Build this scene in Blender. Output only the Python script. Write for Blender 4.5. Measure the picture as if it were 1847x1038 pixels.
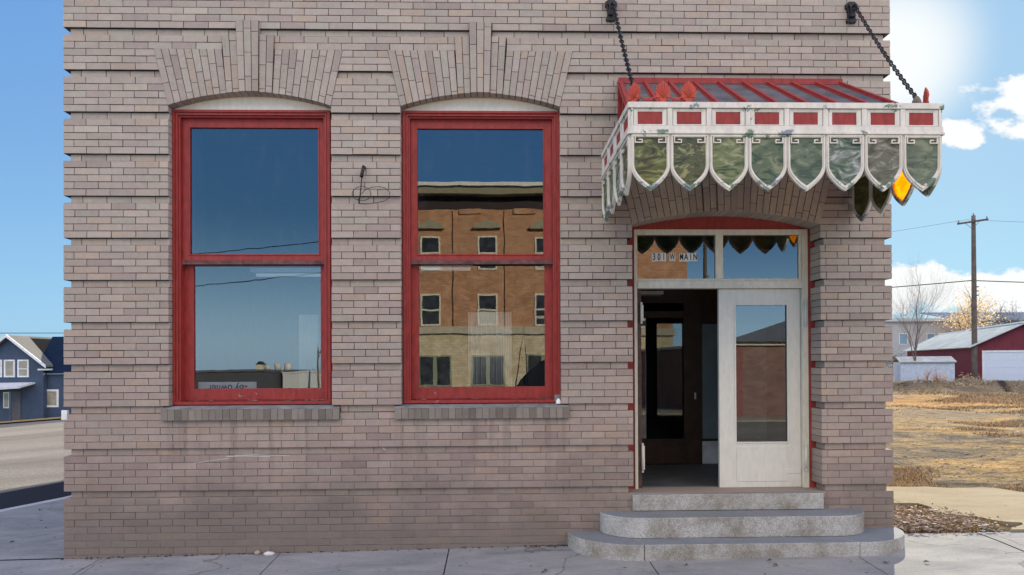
import bpy, bmesh, math, random
from mathutils import Vector, Matrix, noise
C = bpy.context.scene
for o in list(bpy.data.objects): bpy.data.objects.remove(o)
R = math.radians
rnd = random.Random(7)

# ------------------------------------------------------------------ camera
YAW, PITCH, ROLL = 0.0257, 0.0052, -0.0049
def cam_axes():
    cy, sy, cp, sp = math.cos(YAW), math.sin(YAW), math.cos(PITCH), math.sin(PITCH)
    fwd = Vector((sy*cp, cy*cp, sp)); right = Vector((cy, -sy, 0)); up = right.cross(fwd)
    r = right*math.cos(ROLL) + up*math.sin(ROLL); u = -right*math.sin(ROLL) + up*math.cos(ROLL)
    return r, u, fwd
cd = bpy.data.cameras.new('camera'); cam = bpy.data.objects.new('camera', cd); C.collection.objects.link(cam)
r_, u_, f_ = cam_axes()
M3 = Matrix((r_, u_, -f_)).transposed().to_4x4()
M3.translation = Vector((4.0725, -6.5596, 1.84)); cam.matrix_world = M3
cd.sensor_width = 36; cd.lens = 36*1231/1847; cd.shift_y = 127.1/1847
cd.clip_start = .05; cd.clip_end = 3000
C.camera = cam
# ------------------------------------------------------------------ light
SUN_AZ, SUN_EL = R(30.5), R(21)
C.view_settings.view_transform = 'Standard'; C.view_settings.look = 'None'
C.view_settings.exposure = 1.75; C.view_settings.gamma = 1
sd = bpy.data.lights.new('sun', 'SUN'); sd.energy = 3.2; sd.angle = R(.5); sd.color = (1, .90, .72)
sun = bpy.data.objects.new('sun', sd); C.collection.objects.link(sun)
sv = Vector((math.sin(SUN_AZ)*math.cos(SUN_EL), math.cos(SUN_AZ)*math.cos(SUN_EL), math.sin(SUN_EL)))
sun.rotation_euler = sv.to_track_quat('Z', 'Y').to_euler(); sun.location = sv*60

def N(nt, t, **k):
    n = nt.nodes.new(t)
    for a, b in k.items():
        if a.startswith('i_'):
            key = a[2:]; n.inputs[int(key) if key.isdigit() else key.replace('_', ' ')].default_value = b
        else: setattr(n, a, b)
    return n
def mathn(nt, op, a, b=None, c=None, clamp=False):
    n = nt.nodes.new('ShaderNodeMath'); n.operation = op; n.use_clamp = clamp
    for i, v in enumerate((a, b, c)):
        if v is None: continue
        if hasattr(v, 'is_output') or hasattr(v, 'links'): nt.links.new(v, n.inputs[i])
        else: n.inputs[i].default_value = v
    return n.outputs[0]
def ramp(nt, src, stops):
    n = nt.nodes.new('ShaderNodeValToRGB'); e = n.color_ramp.elements
    while len(e) < len(stops): e.new(.5)
    for el, (p, c) in zip(e, stops):
        el.position = p; el.color = c if len(c) == 4 else (*c, 1)
    if src is not None: nt.links.new(src, n.inputs[0])
    return n.outputs[0]
def mixc(nt, fac, a, b, mode='MIX'):
    n = nt.nodes.new('ShaderNodeMix'); n.data_type = 'RGBA'; n.blend_type = mode
    ins = [n.inputs[0], n.inputs[6], n.inputs[7]]
    for i, v in zip(ins, (fac, a, b)):
        if hasattr(v, 'links'): nt.links.new(v, i)
        elif isinstance(v, (int, float)): i.default_value = v
        else: i.default_value = (*v, 1) if len(v) == 3 else v
    return n.outputs[2]
def smooth(nt, v, a, b):
    n = nt.nodes.new('ShaderNodeMapRange'); n.interpolation_type = 'SMOOTHSTEP'
    nt.links.new(v, n.inputs[0]); n.inputs[1].default_value = a; n.inputs[2].default_value = b
    return n.outputs[0]

w = bpy.data.worlds.new('World'); C.world = w; w.use_nodes = True
nt = w.node_tree; nt.nodes.clear()
sky = N(nt, 'ShaderNodeTexSky', sky_type='NISHITA', sun_disc=False, sun_elevation=SUN_EL, sun_rotation=SUN_AZ,
        altitude=300, air_density=1.1, dust_density=.6, ozone_density=1.5)
tc = N(nt, 'ShaderNodeTexCoord'); sp = N(nt, 'ShaderNodeSeparateXYZ'); nt.links.new(tc.outputs['Generated'], sp.inputs[0])
yy = mathn(nt, 'MAXIMUM', sp.outputs[1], .02)
U = mathn(nt, 'DIVIDE', sp.outputs[0], yy); W = mathn(nt, 'DIVIDE', sp.outputs[2], yy)
cv = N(nt, 'ShaderNodeCombineXYZ'); nt.links.new(U, cv.inputs[0]); nt.links.new(mathn(nt, 'MULTIPLY', W, 1.7), cv.inputs[1])
nz = N(nt, 'ShaderNodeTexNoise', i_Scale=11, i_Detail=7, i_Roughness=.6); nt.links.new(cv.outputs[0], nz.inputs['Vector'])
nz2 = N(nt, 'ShaderNodeTexNoise', i_Scale=34, i_Detail=4, i_Roughness=.6); nt.links.new(cv.outputs[0], nz2.inputs['Vector'])
nn = mathn(nt, 'ADD', mathn(nt, 'MULTIPLY', mathn(nt, 'SUBTRACT', nz.outputs[0], .5), 2.0), mathn(nt, 'MULTIPLY', mathn(nt, 'SUBTRACT', nz2.outputs[0], .5), .7))
def ell(u, v, ru, rv):
    a = mathn(nt, 'DIVIDE', mathn(nt, 'SUBTRACT', U, u), ru); b = mathn(nt, 'DIVIDE', mathn(nt, 'SUBTRACT', W, v), rv)
    return mathn(nt, 'SUBTRACT', 1, mathn(nt, 'SQRT', mathn(nt, 'ADD', mathn(nt, 'MULTIPLY', a, a), mathn(nt, 'MULTIPLY', b, b))))
parts = [ell(.82, .388, .135, .045), ell(.70, .335, .05, .026), ell(.80, .35, .09, .03), ell(.66, .102, .33, .046), ell(1.0, .12, .3, .03), ell(1.1, .5, .18, .05)]
m = parts[0]
for p_ in parts[1:]: m = mathn(nt, 'MAXIMUM', m, p_)
cl = smooth(nt, mathn(nt, 'ADD', mathn(nt, 'MINIMUM', m, .6), mathn(nt, 'MULTIPLY', nn, .95)), .12, .40)
front = mathn(nt, 'GREATER_THAN', sp.outputs[1], .05)
cl = mathn(nt, 'MULTIPLY', mathn(nt, 'MULTIPLY', cl, front), .9)
# the bright veil round the sun is held back and the sky behind the camera is brightened and paled as added fill on the facade
sk = mixc(nt, 1, sky.outputs[0], (.11*.45, .11*.8, .11*2.5), 'MULTIPLY')
s3_ = N(nt, 'ShaderNodeSeparateColor'); nt.links.new(sk, s3_.inputs[0]); c3 = N(nt, 'ShaderNodeCombineColor')
for i_, K in enumerate((.155, .235, .285)):
    nt.links.new(mathn(nt, 'DIVIDE', mathn(nt, 'MULTIPLY', s3_.outputs[i_], K/.11), mathn(nt, 'ADD', s3_.outputs[i_], K)), c3.inputs[i_])
lowb = mixc(nt, 1, c3.outputs[0], (1.1, 1.5, 1.75), 'MULTIPLY')
lowb = mixc(nt, smooth(nt, sp.outputs[2], .22, .0), lowb, mixc(nt, 1, c3.outputs[0], (4.3, 4.0, 3.5), 'MULTIPLY'))
highb = mixc(nt, .25, (1.09/.11, .90/.11, .71/.11), c3.outputs[0])
bk_ = mixc(nt, smooth(nt, sp.outputs[2], .36, .50), lowb, highb)
bk_ = mixc(nt, smooth(nt, sp.outputs[2], .72, .9), bk_, mixc(nt, 1, c3.outputs[0], (2.2, 2.7, 3.3), 'MULTIPLY'))
hz = smooth(nt, sp.outputs[2], .30, .0)
fr = mixc(nt, hz, c3.outputs[0], mixc(nt, 1, c3.outputs[0], (1.08, 1.16, 1.10), 'MULTIPLY'))
dt = N(nt, 'ShaderNodeVectorMath', operation='DOT_PRODUCT'); nt.links.new(tc.outputs['Generated'], dt.inputs[0]); dt.inputs[1].default_value = sv
gl = mathn(nt, 'POWER', smooth(nt, dt.outputs['Value'], math.cos(R(7)), 1.0), 1.6)
fr = mixc(nt, gl, fr, (.29/.11, .30/.11, .30/.11))
skc = mixc(nt, smooth(nt, mathn(nt, 'MULTIPLY', sp.outputs[1], -1), -.35, .15), fr, bk_)
bg1 = N(nt, 'ShaderNodeBackground'); bg1.inputs[1].default_value = .11; nt.links.new(skc, bg1.inputs[0])
bg2 = N(nt, 'ShaderNodeBackground'); bg2.inputs[1].default_value = .32; bg2.inputs[0].default_value = (.98, .97, .95, 1)
mx = N(nt, 'ShaderNodeMixShader'); nt.links.new(cl, mx.inputs[0]); nt.links.new(bg1.outputs[0], mx.inputs[1]); nt.links.new(bg2.outputs[0], mx.inputs[2])
wo = N(nt, 'ShaderNodeOutputWorld'); nt.links.new(mx.outputs[0], wo.inputs[0])
C.cycles.use_denoising = True
C.cycles.max_bounces = 7; C.cycles.diffuse_bounces = 3; C.cycles.glossy_bounces = 4; C.cycles.transparent_max_bounces = 16; C.cycles.transmission_bounces = 4
C.cycles.sample_clamp_indirect = 6

# ------------------------------------------------------------------ materials
def base_mat(name, rough=.8, spec=.3):
    m = bpy.data.materials.new(name); m.use_nodes = True
    nt = m.node_tree; b = nt.nodes['Principled BSDF']; b.inputs['Roughness'].default_value = rough
    b.inputs['Specular IOR Level'].default_value = spec
    return m, nt, b
def objco(nt, scale=(1, 1, 1), kind='Object'):
    t = N(nt, 'ShaderNodeTexCoord'); mp = N(nt, 'ShaderNodeMapping'); mp.inputs['Scale'].default_value = scale
    nt.links.new(t.outputs[kind], mp.inputs[0]); return mp.outputs[0]
def pos(nt, scale=(1, 1, 1)):
    t = N(nt, 'ShaderNodeNewGeometry'); mp = N(nt, 'ShaderNodeMapping'); mp.inputs['Scale'].default_value = scale
    nt.links.new(t.outputs['Position'], mp.inputs[0]); return mp.outputs[0]
def noi(nt, vec, scale, detail=4, rough=.6, dist=0):
    n = N(nt, 'ShaderNodeTexNoise', i_Scale=scale, i_Detail=detail, i_Roughness=rough, i_Distortion=dist)
    nt.links.new(vec, n.inputs['Vector']); return n.outputs[0]
def bump(nt, b, h, strength=.3, dist=.01):
    n = N(nt, 'ShaderNodeBump'); n.inputs['Strength'].default_value = strength; n.inputs['Distance'].default_value = dist
    nt.links.new(h, n.inputs['Height']); nt.links.new(n.outputs[0], b.inputs['Normal'])
MATS = {}
def plain(name, col, rough=.7, var=.15, scale=6, spec=.3, metal=0, bmp=.15, bscale=40):
    if name in MATS: return MATS[name]
    if 'roof' in name or 'shingle' in name: spec = 0
    m, nt, b = base_mat(name, rough, spec); v = pos(nt)
    n = noi(nt, v, scale)
    lo = tuple(c*(1-var) for c in col); hi = tuple(min(1, c*(1+var)) for c in col)
    nt.links.new(ramp(nt, n, [(.3, lo), (.7, hi)]), b.inputs['Base Color'])
    b.inputs['Metallic'].default_value = metal
    if bmp: bump(nt, b, noi(nt, v, bscale), bmp, .005)
    MATS[name] = m; return m

def brick_mat():
    m, nt, b = base_mat('brick', .92, .15); v = pos(nt)
    a = N(nt, 'ShaderNodeAttribute', attribute_name='Col')
    fine = noi(nt, v, 90, 5, .7); mid = noi(nt, v, 14, 4, .65)
    c = mixc(nt, 1, a.outputs['Color'], ramp(nt, fine, [(.25, (.82,)*3), (.75, (1.12, 1.12, 1.12))]), 'MULTIPLY')
    c = mixc(nt, 1, c, ramp(nt, mid, [(.25, (.88, .88, .9)), (.75, (1.06, 1.05, 1.03))]), 'MULTIPLY')
    s = N(nt, 'ShaderNodeSeparateXYZ'); nt.links.new(v, s.inputs[0])
    # rubbed, sooty patches low on the wall where people and water reach
    big = noi(nt, v, 1.3, 5, .6)
    low = mathn(nt, 'MULTIPLY', smooth(nt, mathn(nt, 'SUBTRACT', mathn(nt, 'MULTIPLY', big, 1.7), s.outputs[2]), -.35, .75), .62)
    c = mixc(nt, low, c, (.105, .095, .082))
    stre = noi(nt, pos(nt, (5, 5, .5)), 1.6, 4, .6)
    c = mixc(nt, mathn(nt, 'MULTIPLY', smooth(nt, stre, .55, .8), .18), c, (.2, .17, .15))
    # run-off stains under the two window sills
    for xa_, xb_ in ((.85, 2.65), (3.06, 4.87)):
        inx = mathn(nt, 'MULTIPLY', smooth(nt, s.outputs[0], xa_, xa_+.08), smooth(nt, s.outputs[0], xb_, xb_-.08))
        inz = mathn(nt, 'MULTIPLY', smooth(nt, s.outputs[2], .45, 1.25), mathn(nt, 'LESS_THAN', s.outputs[2], 1.3))
        st_ = smooth(nt, noi(nt, pos(nt, (9, 1, .35)), 1.3, 4, .6), .46, .68)
        c = mixc(nt, mathn(nt, 'MULTIPLY', mathn(nt, 'MULTIPLY', inx, inz), mathn(nt, 'MULTIPLY', st_, .42)), c, (.16, .135, .115))
    # scratches and efflorescence
    eff = noi(nt, pos(nt, (2.2, 2, 7)), 3.2, 8, .75)
    c = mixc(nt, mathn(nt, 'MULTIPLY', smooth(nt, eff, .655, .72), .4), c, (.6, .57, .52))
    nt.links.new(c, b.inputs['Base Color'])
    bump(nt, b, mathn(nt, 'ADD', fine, mid), .35, .004); return m
def mortar_mat():
    m, nt, b = base_mat('mortar', .95, .1); v = pos(nt)
    s = N(nt, 'ShaderNodeSeparateXYZ'); nt.links.new(v, s.inputs[0])
    big = noi(nt, v, 2.1, 5, .65)
    c = mixc(nt, smooth(nt, big, .5, .68), (.07, .058, .052), (.17, .145, .125))
    lowm = smooth(nt, mathn(nt, 'SUBTRACT', mathn(nt, 'MULTIPLY', big, 1.8), s.outputs[2]), -1.2, .2)
    c = mixc(nt, lowm, c, (.28, .235, .20))
    nt.links.new(c, b.inputs['Base Color']); return m
def chipped(name, top, under, thr=.63, rough=.55, scale=9, bscale=30, dirt=.25, zones=()):
    m, nt, b = base_mat(name, rough, .35); v = pos(nt)
    n1 = noi(nt, v, scale, 8, .72, .4); n2 = noi(nt, v, 2.2, 4, .6); n3 = noi(nt, pos(nt, (1, 1, .35)), 26, 4, .6)
    nn_ = mathn(nt, 'ADD', n1, mathn(nt, 'MULTIPLY', mathn(nt, 'SUBTRACT', n2, .5), .25))
    if zones:
        sz = N(nt, 'ShaderNodeSeparateXYZ'); nt.links.new(v, sz.inputs[0])
        for zc_, hw_, am in zones:
            dz = mathn(nt, 'ABSOLUTE', mathn(nt, 'SUBTRACT', sz.outputs[2], zc_)); nn_ = mathn(nt, 'ADD', nn_, mathn(nt, 'MULTIPLY', smooth(nt, dz, hw_, hw_*.3), am))
    chip = smooth(nt, nn_, thr, thr+.012)
    hi = tuple(min(1, c*1.06) for c in top); lo = tuple(c*(1-dirt) for c in top)
    c = mixc(nt, smooth(nt, n3, .3, .75), hi, lo)
    if isinstance(under[0], tuple): uc = mixc(nt, smooth(nt, noi(nt, v, 11, 3), .45, .55), under[0], under[1])
    else: uc = under
    c = mixc(nt, chip, c, uc)
    nt.links.new(c, b.inputs['Base Color'])
    bump(nt, b, mathn(nt, 'SUBTRACT', mathn(nt, 'MULTIPLY', noi(nt, v, bscale, 4), .3), chip), .35, .004)
    MATS[name] = m; return m
def glass_mat(name, refl=.13, tint=(.75, .8, .82), wav=.0, rough=0.0):
    m = bpy.data.materials.new(name); m.use_nodes = True; nt = m.node_tree; nt.nodes.clear()
    t = N(nt, 'ShaderNodeBsdfTransparent'); t.inputs[0].default_value = (*tint, 1)
    g = N(nt, 'ShaderNodeBsdfGlossy'); g.inputs['Roughness'].default_value = rough; g.inputs[0].default_value = (.92, .96, 1, 1)
    f = N(nt, 'ShaderNodeFresnel'); f.inputs[0].default_value = 1.5
    fac = mathn(nt, 'ADD', mathn(nt, 'MULTIPLY', f.outputs[0], .9), refl-.04, clamp=True)
    if wav:
        v = pos(nt); bn = N(nt, 'ShaderNodeBump'); bn.inputs['Strength'].default_value = wav; bn.inputs['Distance'].default_value = .01
        nt.links.new(noi(nt, v, 2.5, 2, .5), bn.inputs['Height']); nt.links.new(bn.outputs[0], g.inputs['Normal'])
    mx = N(nt, 'ShaderNodeMixShader'); nt.links.new(fac, mx.inputs[0]); nt.links.new(t.outputs[0], mx.inputs[1]); nt.links.new(g.outputs[0], mx.inputs[2])
    d = N(nt, 'ShaderNodeBsdfDiffuse'); d.inputs[0].default_value = (.5, .5, .48, 1)
    mx2 = N(nt, 'ShaderNodeMixShader'); dust = noi(nt, pos(nt, (3, 3, 1)), 3, 6, .7)
    nt.links.new(mathn(nt, 'MULTIPLY', smooth(nt, dust, .5, .85), .05), mx2.inputs[0])
    nt.links.new(mx.outputs[0], mx2.inputs[1]); nt.links.new(d.outputs[0], mx2.inputs[2])
    o = N(nt, 'ShaderNodeOutputMaterial'); nt.links.new(mx2.outputs[0], o.inputs[0]); MATS[name] = m; return m
def opal_mat(name, cols, seed, glow=.45):
    m = bpy.data.materials.new(name); m.use_nodes = True; nt = m.node_tree; nt.nodes.clear()
    v = pos(nt, (1, 1, 2.1)); mp = N(nt, 'ShaderNodeMapping'); mp.inputs['Location'].default_value = (seed, seed*.7, seed*1.3); nt.links.new(v, mp.inputs[0])
    n = noi(nt, mp.outputs[0], 5.5, 5, .62, 1.6)
    c = ramp(nt, n, [(.38, cols[0]), (.46, cols[1]), (.54, cols[2]), (.64, cols[3])])
    c = mixc(nt, 1, c, (1.30, 1.12, 1.05), 'MULTIPLY'); c = mixc(nt, .12 if glow < .8 else 0, c, (.24, .24, .21))
    d = N(nt, 'ShaderNodeBsdfDiffuse'); nt.links.new(c, d.inputs[0])
    tr = N(nt, 'ShaderNodeBsdfTranslucent'); nt.links.new(c, tr.inputs[0])
    g = N(nt, 'ShaderNodeBsdfGlossy'); g.inputs['Roughness'].default_value = .12
    a = N(nt, 'ShaderNodeMixShader'); a.inputs[0].default_value = glow; nt.links.new(d.outputs[0], a.inputs[1]); nt.links.new(tr.outputs[0], a.inputs[2])
    b2 = N(nt, 'ShaderNodeMixShader'); b2.inputs[0].default_value = .025; nt.links.new(a.outputs[0], b2.inputs[1]); nt.links.new(g.outputs[0], b2.inputs[2])
    o = N(nt, 'ShaderNodeOutputMaterial'); nt.links.new(b2.outputs[0], o.inputs[0]); MATS[name] = m; return m
def emis_mat(name, col, st):
    m, nt, b = base_mat(name, .4); b.inputs['Base Color'].default_value = (*col, 1)
    b.inputs['Emission Color'].default_value = (*col, 1); b.inputs['Emission Strength'].default_value = st; MATS[name] = m; return m
def wallbrick(name, c1, c2, mo, scale=1., rows=.085, bw=.26, axis='x'):
    m, nt, b = base_mat(name, .9, .15)
    g = N(nt, 'ShaderNodeNewGeometry'); s = N(nt, 'ShaderNodeSeparateXYZ'); nt.links.new(g.outputs['Position'], s.inputs[0])
    cb = N(nt, 'ShaderNodeCombineXYZ'); nt.links.new(mathn(nt, 'ADD', s.outputs[0], s.outputs[1]), cb.inputs[0]); nt.links.new(s.outputs[2], cb.inputs[1])
    br = N(nt, 'ShaderNodeTexBrick'); nt.links.new(cb.outputs[0], br.inputs['Vector'])
    br.inputs['Scale'].default_value = 1; br.inputs['Brick Width'].default_value = bw; br.inputs['Row Height'].default_value = rows
    br.inputs['Mortar Size'].default_value = .006; br.inputs['Color1'].default_value = (*c1, 1); br.inputs['Color2'].default_value = (*c2, 1); br.inputs['Mortar'].default_value = (*mo, 1)
    n = noi(nt, g.outputs['Position'], 1.2, 6, .7)
    nt.links.new(mixc(nt, 1, br.outputs[0], ramp(nt, n, [(.3, (.75,)*3), (.7, (1.15,)*3)]), 'MULTIPLY'), b.inputs['Base Color'])
    MATS[name] = m; return m

BRICK = brick_mat(); MORTAR = mortar_mat()
RED = chipped('red_paint', (.34, .038, .031), ((.10, .07, .06), (.42, .30, .26)), .715, .5, 12, dirt=.30, zones=((1.50, .16, .075), (2.84, .05, .04)))
REDWORN = chipped('worn_red_paint', (.30, .04, .033), ((.12, .08, .075), (.4, .33, .29)), .56, .6, 16, dirt=.35)
WHITE = chipped('flaking_white_paint', (.74, .69, .59), ((.16, .24, .16), (.24, .27, .31)), .66, .55, 6.5, dirt=.14, zones=((3.15, .17, .165), (3.60, .05, .085), (3.80, .04, .06)))
CREAM = chipped('cream_paint', (.66, .61, .50), ((.35, .30, .22), (.2, .17, .14)), .73, .5, 10, dirt=.13)
DOORW = chipped('white_door_paint', (.64, .615, .54), ((.4, .34, .24), (.25, .22, .18)), .745, .45, 8, dirt=.05)
TYMP = chipped('cream_board', (.90, .82, .67), ((.6, .45, .28), (.5, .4, .3)), .74, .6, 4, dirt=.05)
GLASS = glass_mat('window_glass', .13, (.72, .77, .80), .03)
GLASS2 = glass_mat('door_glass', .13, (.6, .65, .65), .015)
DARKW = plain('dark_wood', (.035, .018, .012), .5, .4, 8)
IRON = plain('black_iron', (.02, .02, .022), .5, .3, 30, .5, .3)
GREYW = plain('interior_plaster', (.22, .25, .26), .9, .1, 3)
DARKF = plain('interior_floor', (.09, .10, .11), .6, .2, 4)

def granite():
    m, nt, b = base_mat('granite', .9, .1); v = pos(nt)
    f = noi(nt, v, 120, 3, .8); g = noi(nt, v, 2.3, 5, .65); h = noi(nt, v, 35, 4, .7)
    c = ramp(nt, f, [(.3, (.18, .175, .165)), (.5, (.36, .35, .33)), (.72, (.56, .55, .52))])
    c = mixc(nt, 1, c, ramp(nt, g, [(.40, (.76, .71, .61)), (.50, (1.02, 1.0, .95)), (.62, (1.25, 1.25, 1.22))]), 'MULTIPLY')
    c = mixc(nt, 1, c, ramp(nt, h, [(.3, (.8, .8, .8)), (.6, (1.05, 1.05, 1.05))]), 'MULTIPLY')
    gn = N(nt, 'ShaderNodeNewGeometry'); sn = N(nt, 'ShaderNodeSeparateXYZ'); nt.links.new(gn.outputs['True Normal'], sn.inputs[0])   # upward faces mixed towards a darker blue grey
    c = mixc(nt, mathn(nt, 'MULTIPLY', smooth(nt, sn.outputs[2], .6, .9), .85), c, mixc(nt, h, (.13, .15, .165), (.21, .235, .25)))
    nt.links.new(c, b.inputs['Base Color']); bump(nt, b, mathn(nt, 'ADD', f, h), .6, .004); return m
GRAN = granite()
def concrete(name, c0=(.195, .205, .20), c1=(.325, .32, .295), crack=True):
    m, nt, b = base_mat(name, .95, .03); v = pos(nt)
    f = noi(nt, v, 70, 4, .7); g = noi(nt, pos(nt, (.8, 2.2, 1)), 1.4, 6, .65, .6); h = noi(nt, v, 11, 4, .6)
    c = ramp(nt, g, [(.32, c0), (.68, c1)])
    c = mixc(nt, 1, c, ramp(nt, f, [(.25, (.8,)*3), (.7, (1.1,)*3)]), 'MULTIPLY')
    c = mixc(nt, mathn(nt, 'MULTIPLY', smooth(nt, h, .58, .72), .35), c, (.14, .13, .12))
    sp2 = N(nt, 'ShaderNodeTexVoronoi', i_Scale=9); nt.links.new(v, sp2.inputs['Vector'])
    c = mixc(nt, mathn(nt, 'MULTIPLY', mathn(nt, 'LESS_THAN', sp2.outputs['Distance'], .11), mathn(nt, 'GREATER_THAN', noi(nt, v, 3.1, 2), .52)), c, (.09, .085, .08))
    if crack:
        vo = N(nt, 'ShaderNodeTexVoronoi', feature='DISTANCE_TO_EDGE', i_Scale=.34); mp = N(nt, 'ShaderNodeVectorMath', operation='ADD')
        nz = N(nt, 'ShaderNodeTexNoise', i_Scale=2.5, i_Detail=5); nt.links.new(v, nz.inputs[0])
        sc = N(nt, 'ShaderNodeVectorMath', operation='SCALE'); sc.inputs['Scale'].default_value = .5; nt.links.new(nz.outputs['Color'], sc.inputs[0])
        nt.links.new(v, mp.inputs[0]); nt.links.new(sc.outputs[0], mp.inputs[1]); nt.links.new(mp.outputs[0], vo.inputs['Vector'])
        ck = mathn(nt, 'LESS_THAN', vo.outputs['Distance'], .004)
        c = mixc(nt, mathn(nt, 'MULTIPLY', ck, .45), c, (.08, .07, .06))
    nt.links.new(c, b.inputs['Base Color']); bump(nt, b, f, .25, .004); MATS[name] = m; return m
CONC = concrete('sidewalk_concrete'); PATHC = concrete('old_path_concrete', (.24, .195, .12), (.30, .255, .17)); KERB = concrete('kerb_concrete', (.42, .41, .39), (.55, .54, .5), False)
def lot_mat():
    m, nt, b = base_mat('lot_ground', 1, .02); v = pos(nt)
    a = noi(nt, pos(nt, (.55, 1, 1)), .16, 9, .72, .8); g = noi(nt, v, 16, 6, .8); h = noi(nt, pos(nt, (.6, 1, 1)), 1.1, 7, .75, .6)
    t = mathn(nt, 'ADD', mathn(nt, 'MULTIPLY', a, .55), mathn(nt, 'MULTIPLY', h, .45))
    c = ramp(nt, t, [(.36, (.07, .056, .045)), (.43, (.17, .145, .11)), (.49, (.34, .255, .14)), (.55, (.46, .30, .12)), (.63, (.22, .19, .145))])
    s_ = N(nt, 'ShaderNodeSeparateXYZ'); nt.links.new(v, s_.inputs[0]); yv = s_.outputs[1]
    def band(y0, y1, w_):
        wob = mathn(nt, 'MULTIPLY', mathn(nt, 'SUBTRACT', noi(nt, pos(nt, (.12, .2, 1)), 1, 5, .7), .5), w_*2.2); yy_ = mathn(nt, 'ADD', yv, wob)
        return mathn(nt, 'MULTIPLY', smooth(nt, yy_, y0, y0+w_), smooth(nt, yy_, y1, y1-w_))
    c = mixc(nt, mathn(nt, 'MULTIPLY', band(26, 47, 2.5), .92), c, (.075, .058, .045))      # turned dark soil by the garage
    c = mixc(nt, mathn(nt, 'MULTIPLY', band(17, 25.5, 2), .75), c, (.46, .25, .085))      # orange dry turf
    c = mixc(nt, mathn(nt, 'MULTIPLY', band(13, 16.8, 1.3), .6), c, (.20, .18, .15))   # grey gravel
    mid_ = noi(nt, pos(nt, (.55, 1.3, 1)), 4.2, 6, .8, .5)
    c = mixc(nt, 1, c, ramp(nt, mid_, [(.34, (.34, .30, .27)), (.48, (.95,)*3), (.64, (1.55, 1.5, 1.35))]), 'MULTIPLY')
    rut = mathn(nt, 'ABSOLUTE', mathn(nt, 'SUBTRACT', mathn(nt, 'SINE', mathn(nt, 'ADD', mathn(nt, 'ADD', mathn(nt, 'MULTIPLY', yv, .9), mathn(nt, 'MULTIPLY', s_.outputs[0], .28)), mathn(nt, 'MULTIPLY', a, 5))), .2))
    c = mixc(nt, mathn(nt, 'MULTIPLY', smooth(nt, rut, .12, .0), .6), c, (.07, .055, .045))
    c = mixc(nt, 1, c, ramp(nt, g, [(.25, (.4,)*3), (.5, (.95,)*3), (.75, (1.7,)*3)]), 'MULTIPLY')
    nt.links.new(c, b.inputs['Base Color']); bump(nt, b, mathn(nt, 'ADD', g, h), 1, .10); return m
def asphalt():
    m, nt, b = base_mat('asphalt', 1, .02); v = pos(nt)
    f = noi(nt, v, 26, 5, .8); g = noi(nt, pos(nt, (.25, 1, 1)), .35, 5, .65)
    c = ramp(nt, g, [(.35, (.17, .155, .125)), (.65, (.26, .235, .19))])
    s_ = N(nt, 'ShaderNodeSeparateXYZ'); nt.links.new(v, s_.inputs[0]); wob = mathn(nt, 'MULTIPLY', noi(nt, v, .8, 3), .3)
    edge = mathn(nt, 'ADD', mathn(nt, 'SUBTRACT', s_.outputs[0], mathn(nt, 'MULTIPLY', s_.outputs[1], .42)), wob)      # building's shadow beside the kerb, painted dark into the road colour
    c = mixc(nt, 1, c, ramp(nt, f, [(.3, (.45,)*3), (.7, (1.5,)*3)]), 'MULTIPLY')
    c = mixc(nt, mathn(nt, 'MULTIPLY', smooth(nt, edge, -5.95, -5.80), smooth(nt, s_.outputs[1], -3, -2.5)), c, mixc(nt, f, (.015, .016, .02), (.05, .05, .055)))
    nt.links.new(c, b.inputs['Base Color']); bump(nt, b, f, .5, .01); return m
LOT = lot_mat(); ASPH = asphalt()

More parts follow.
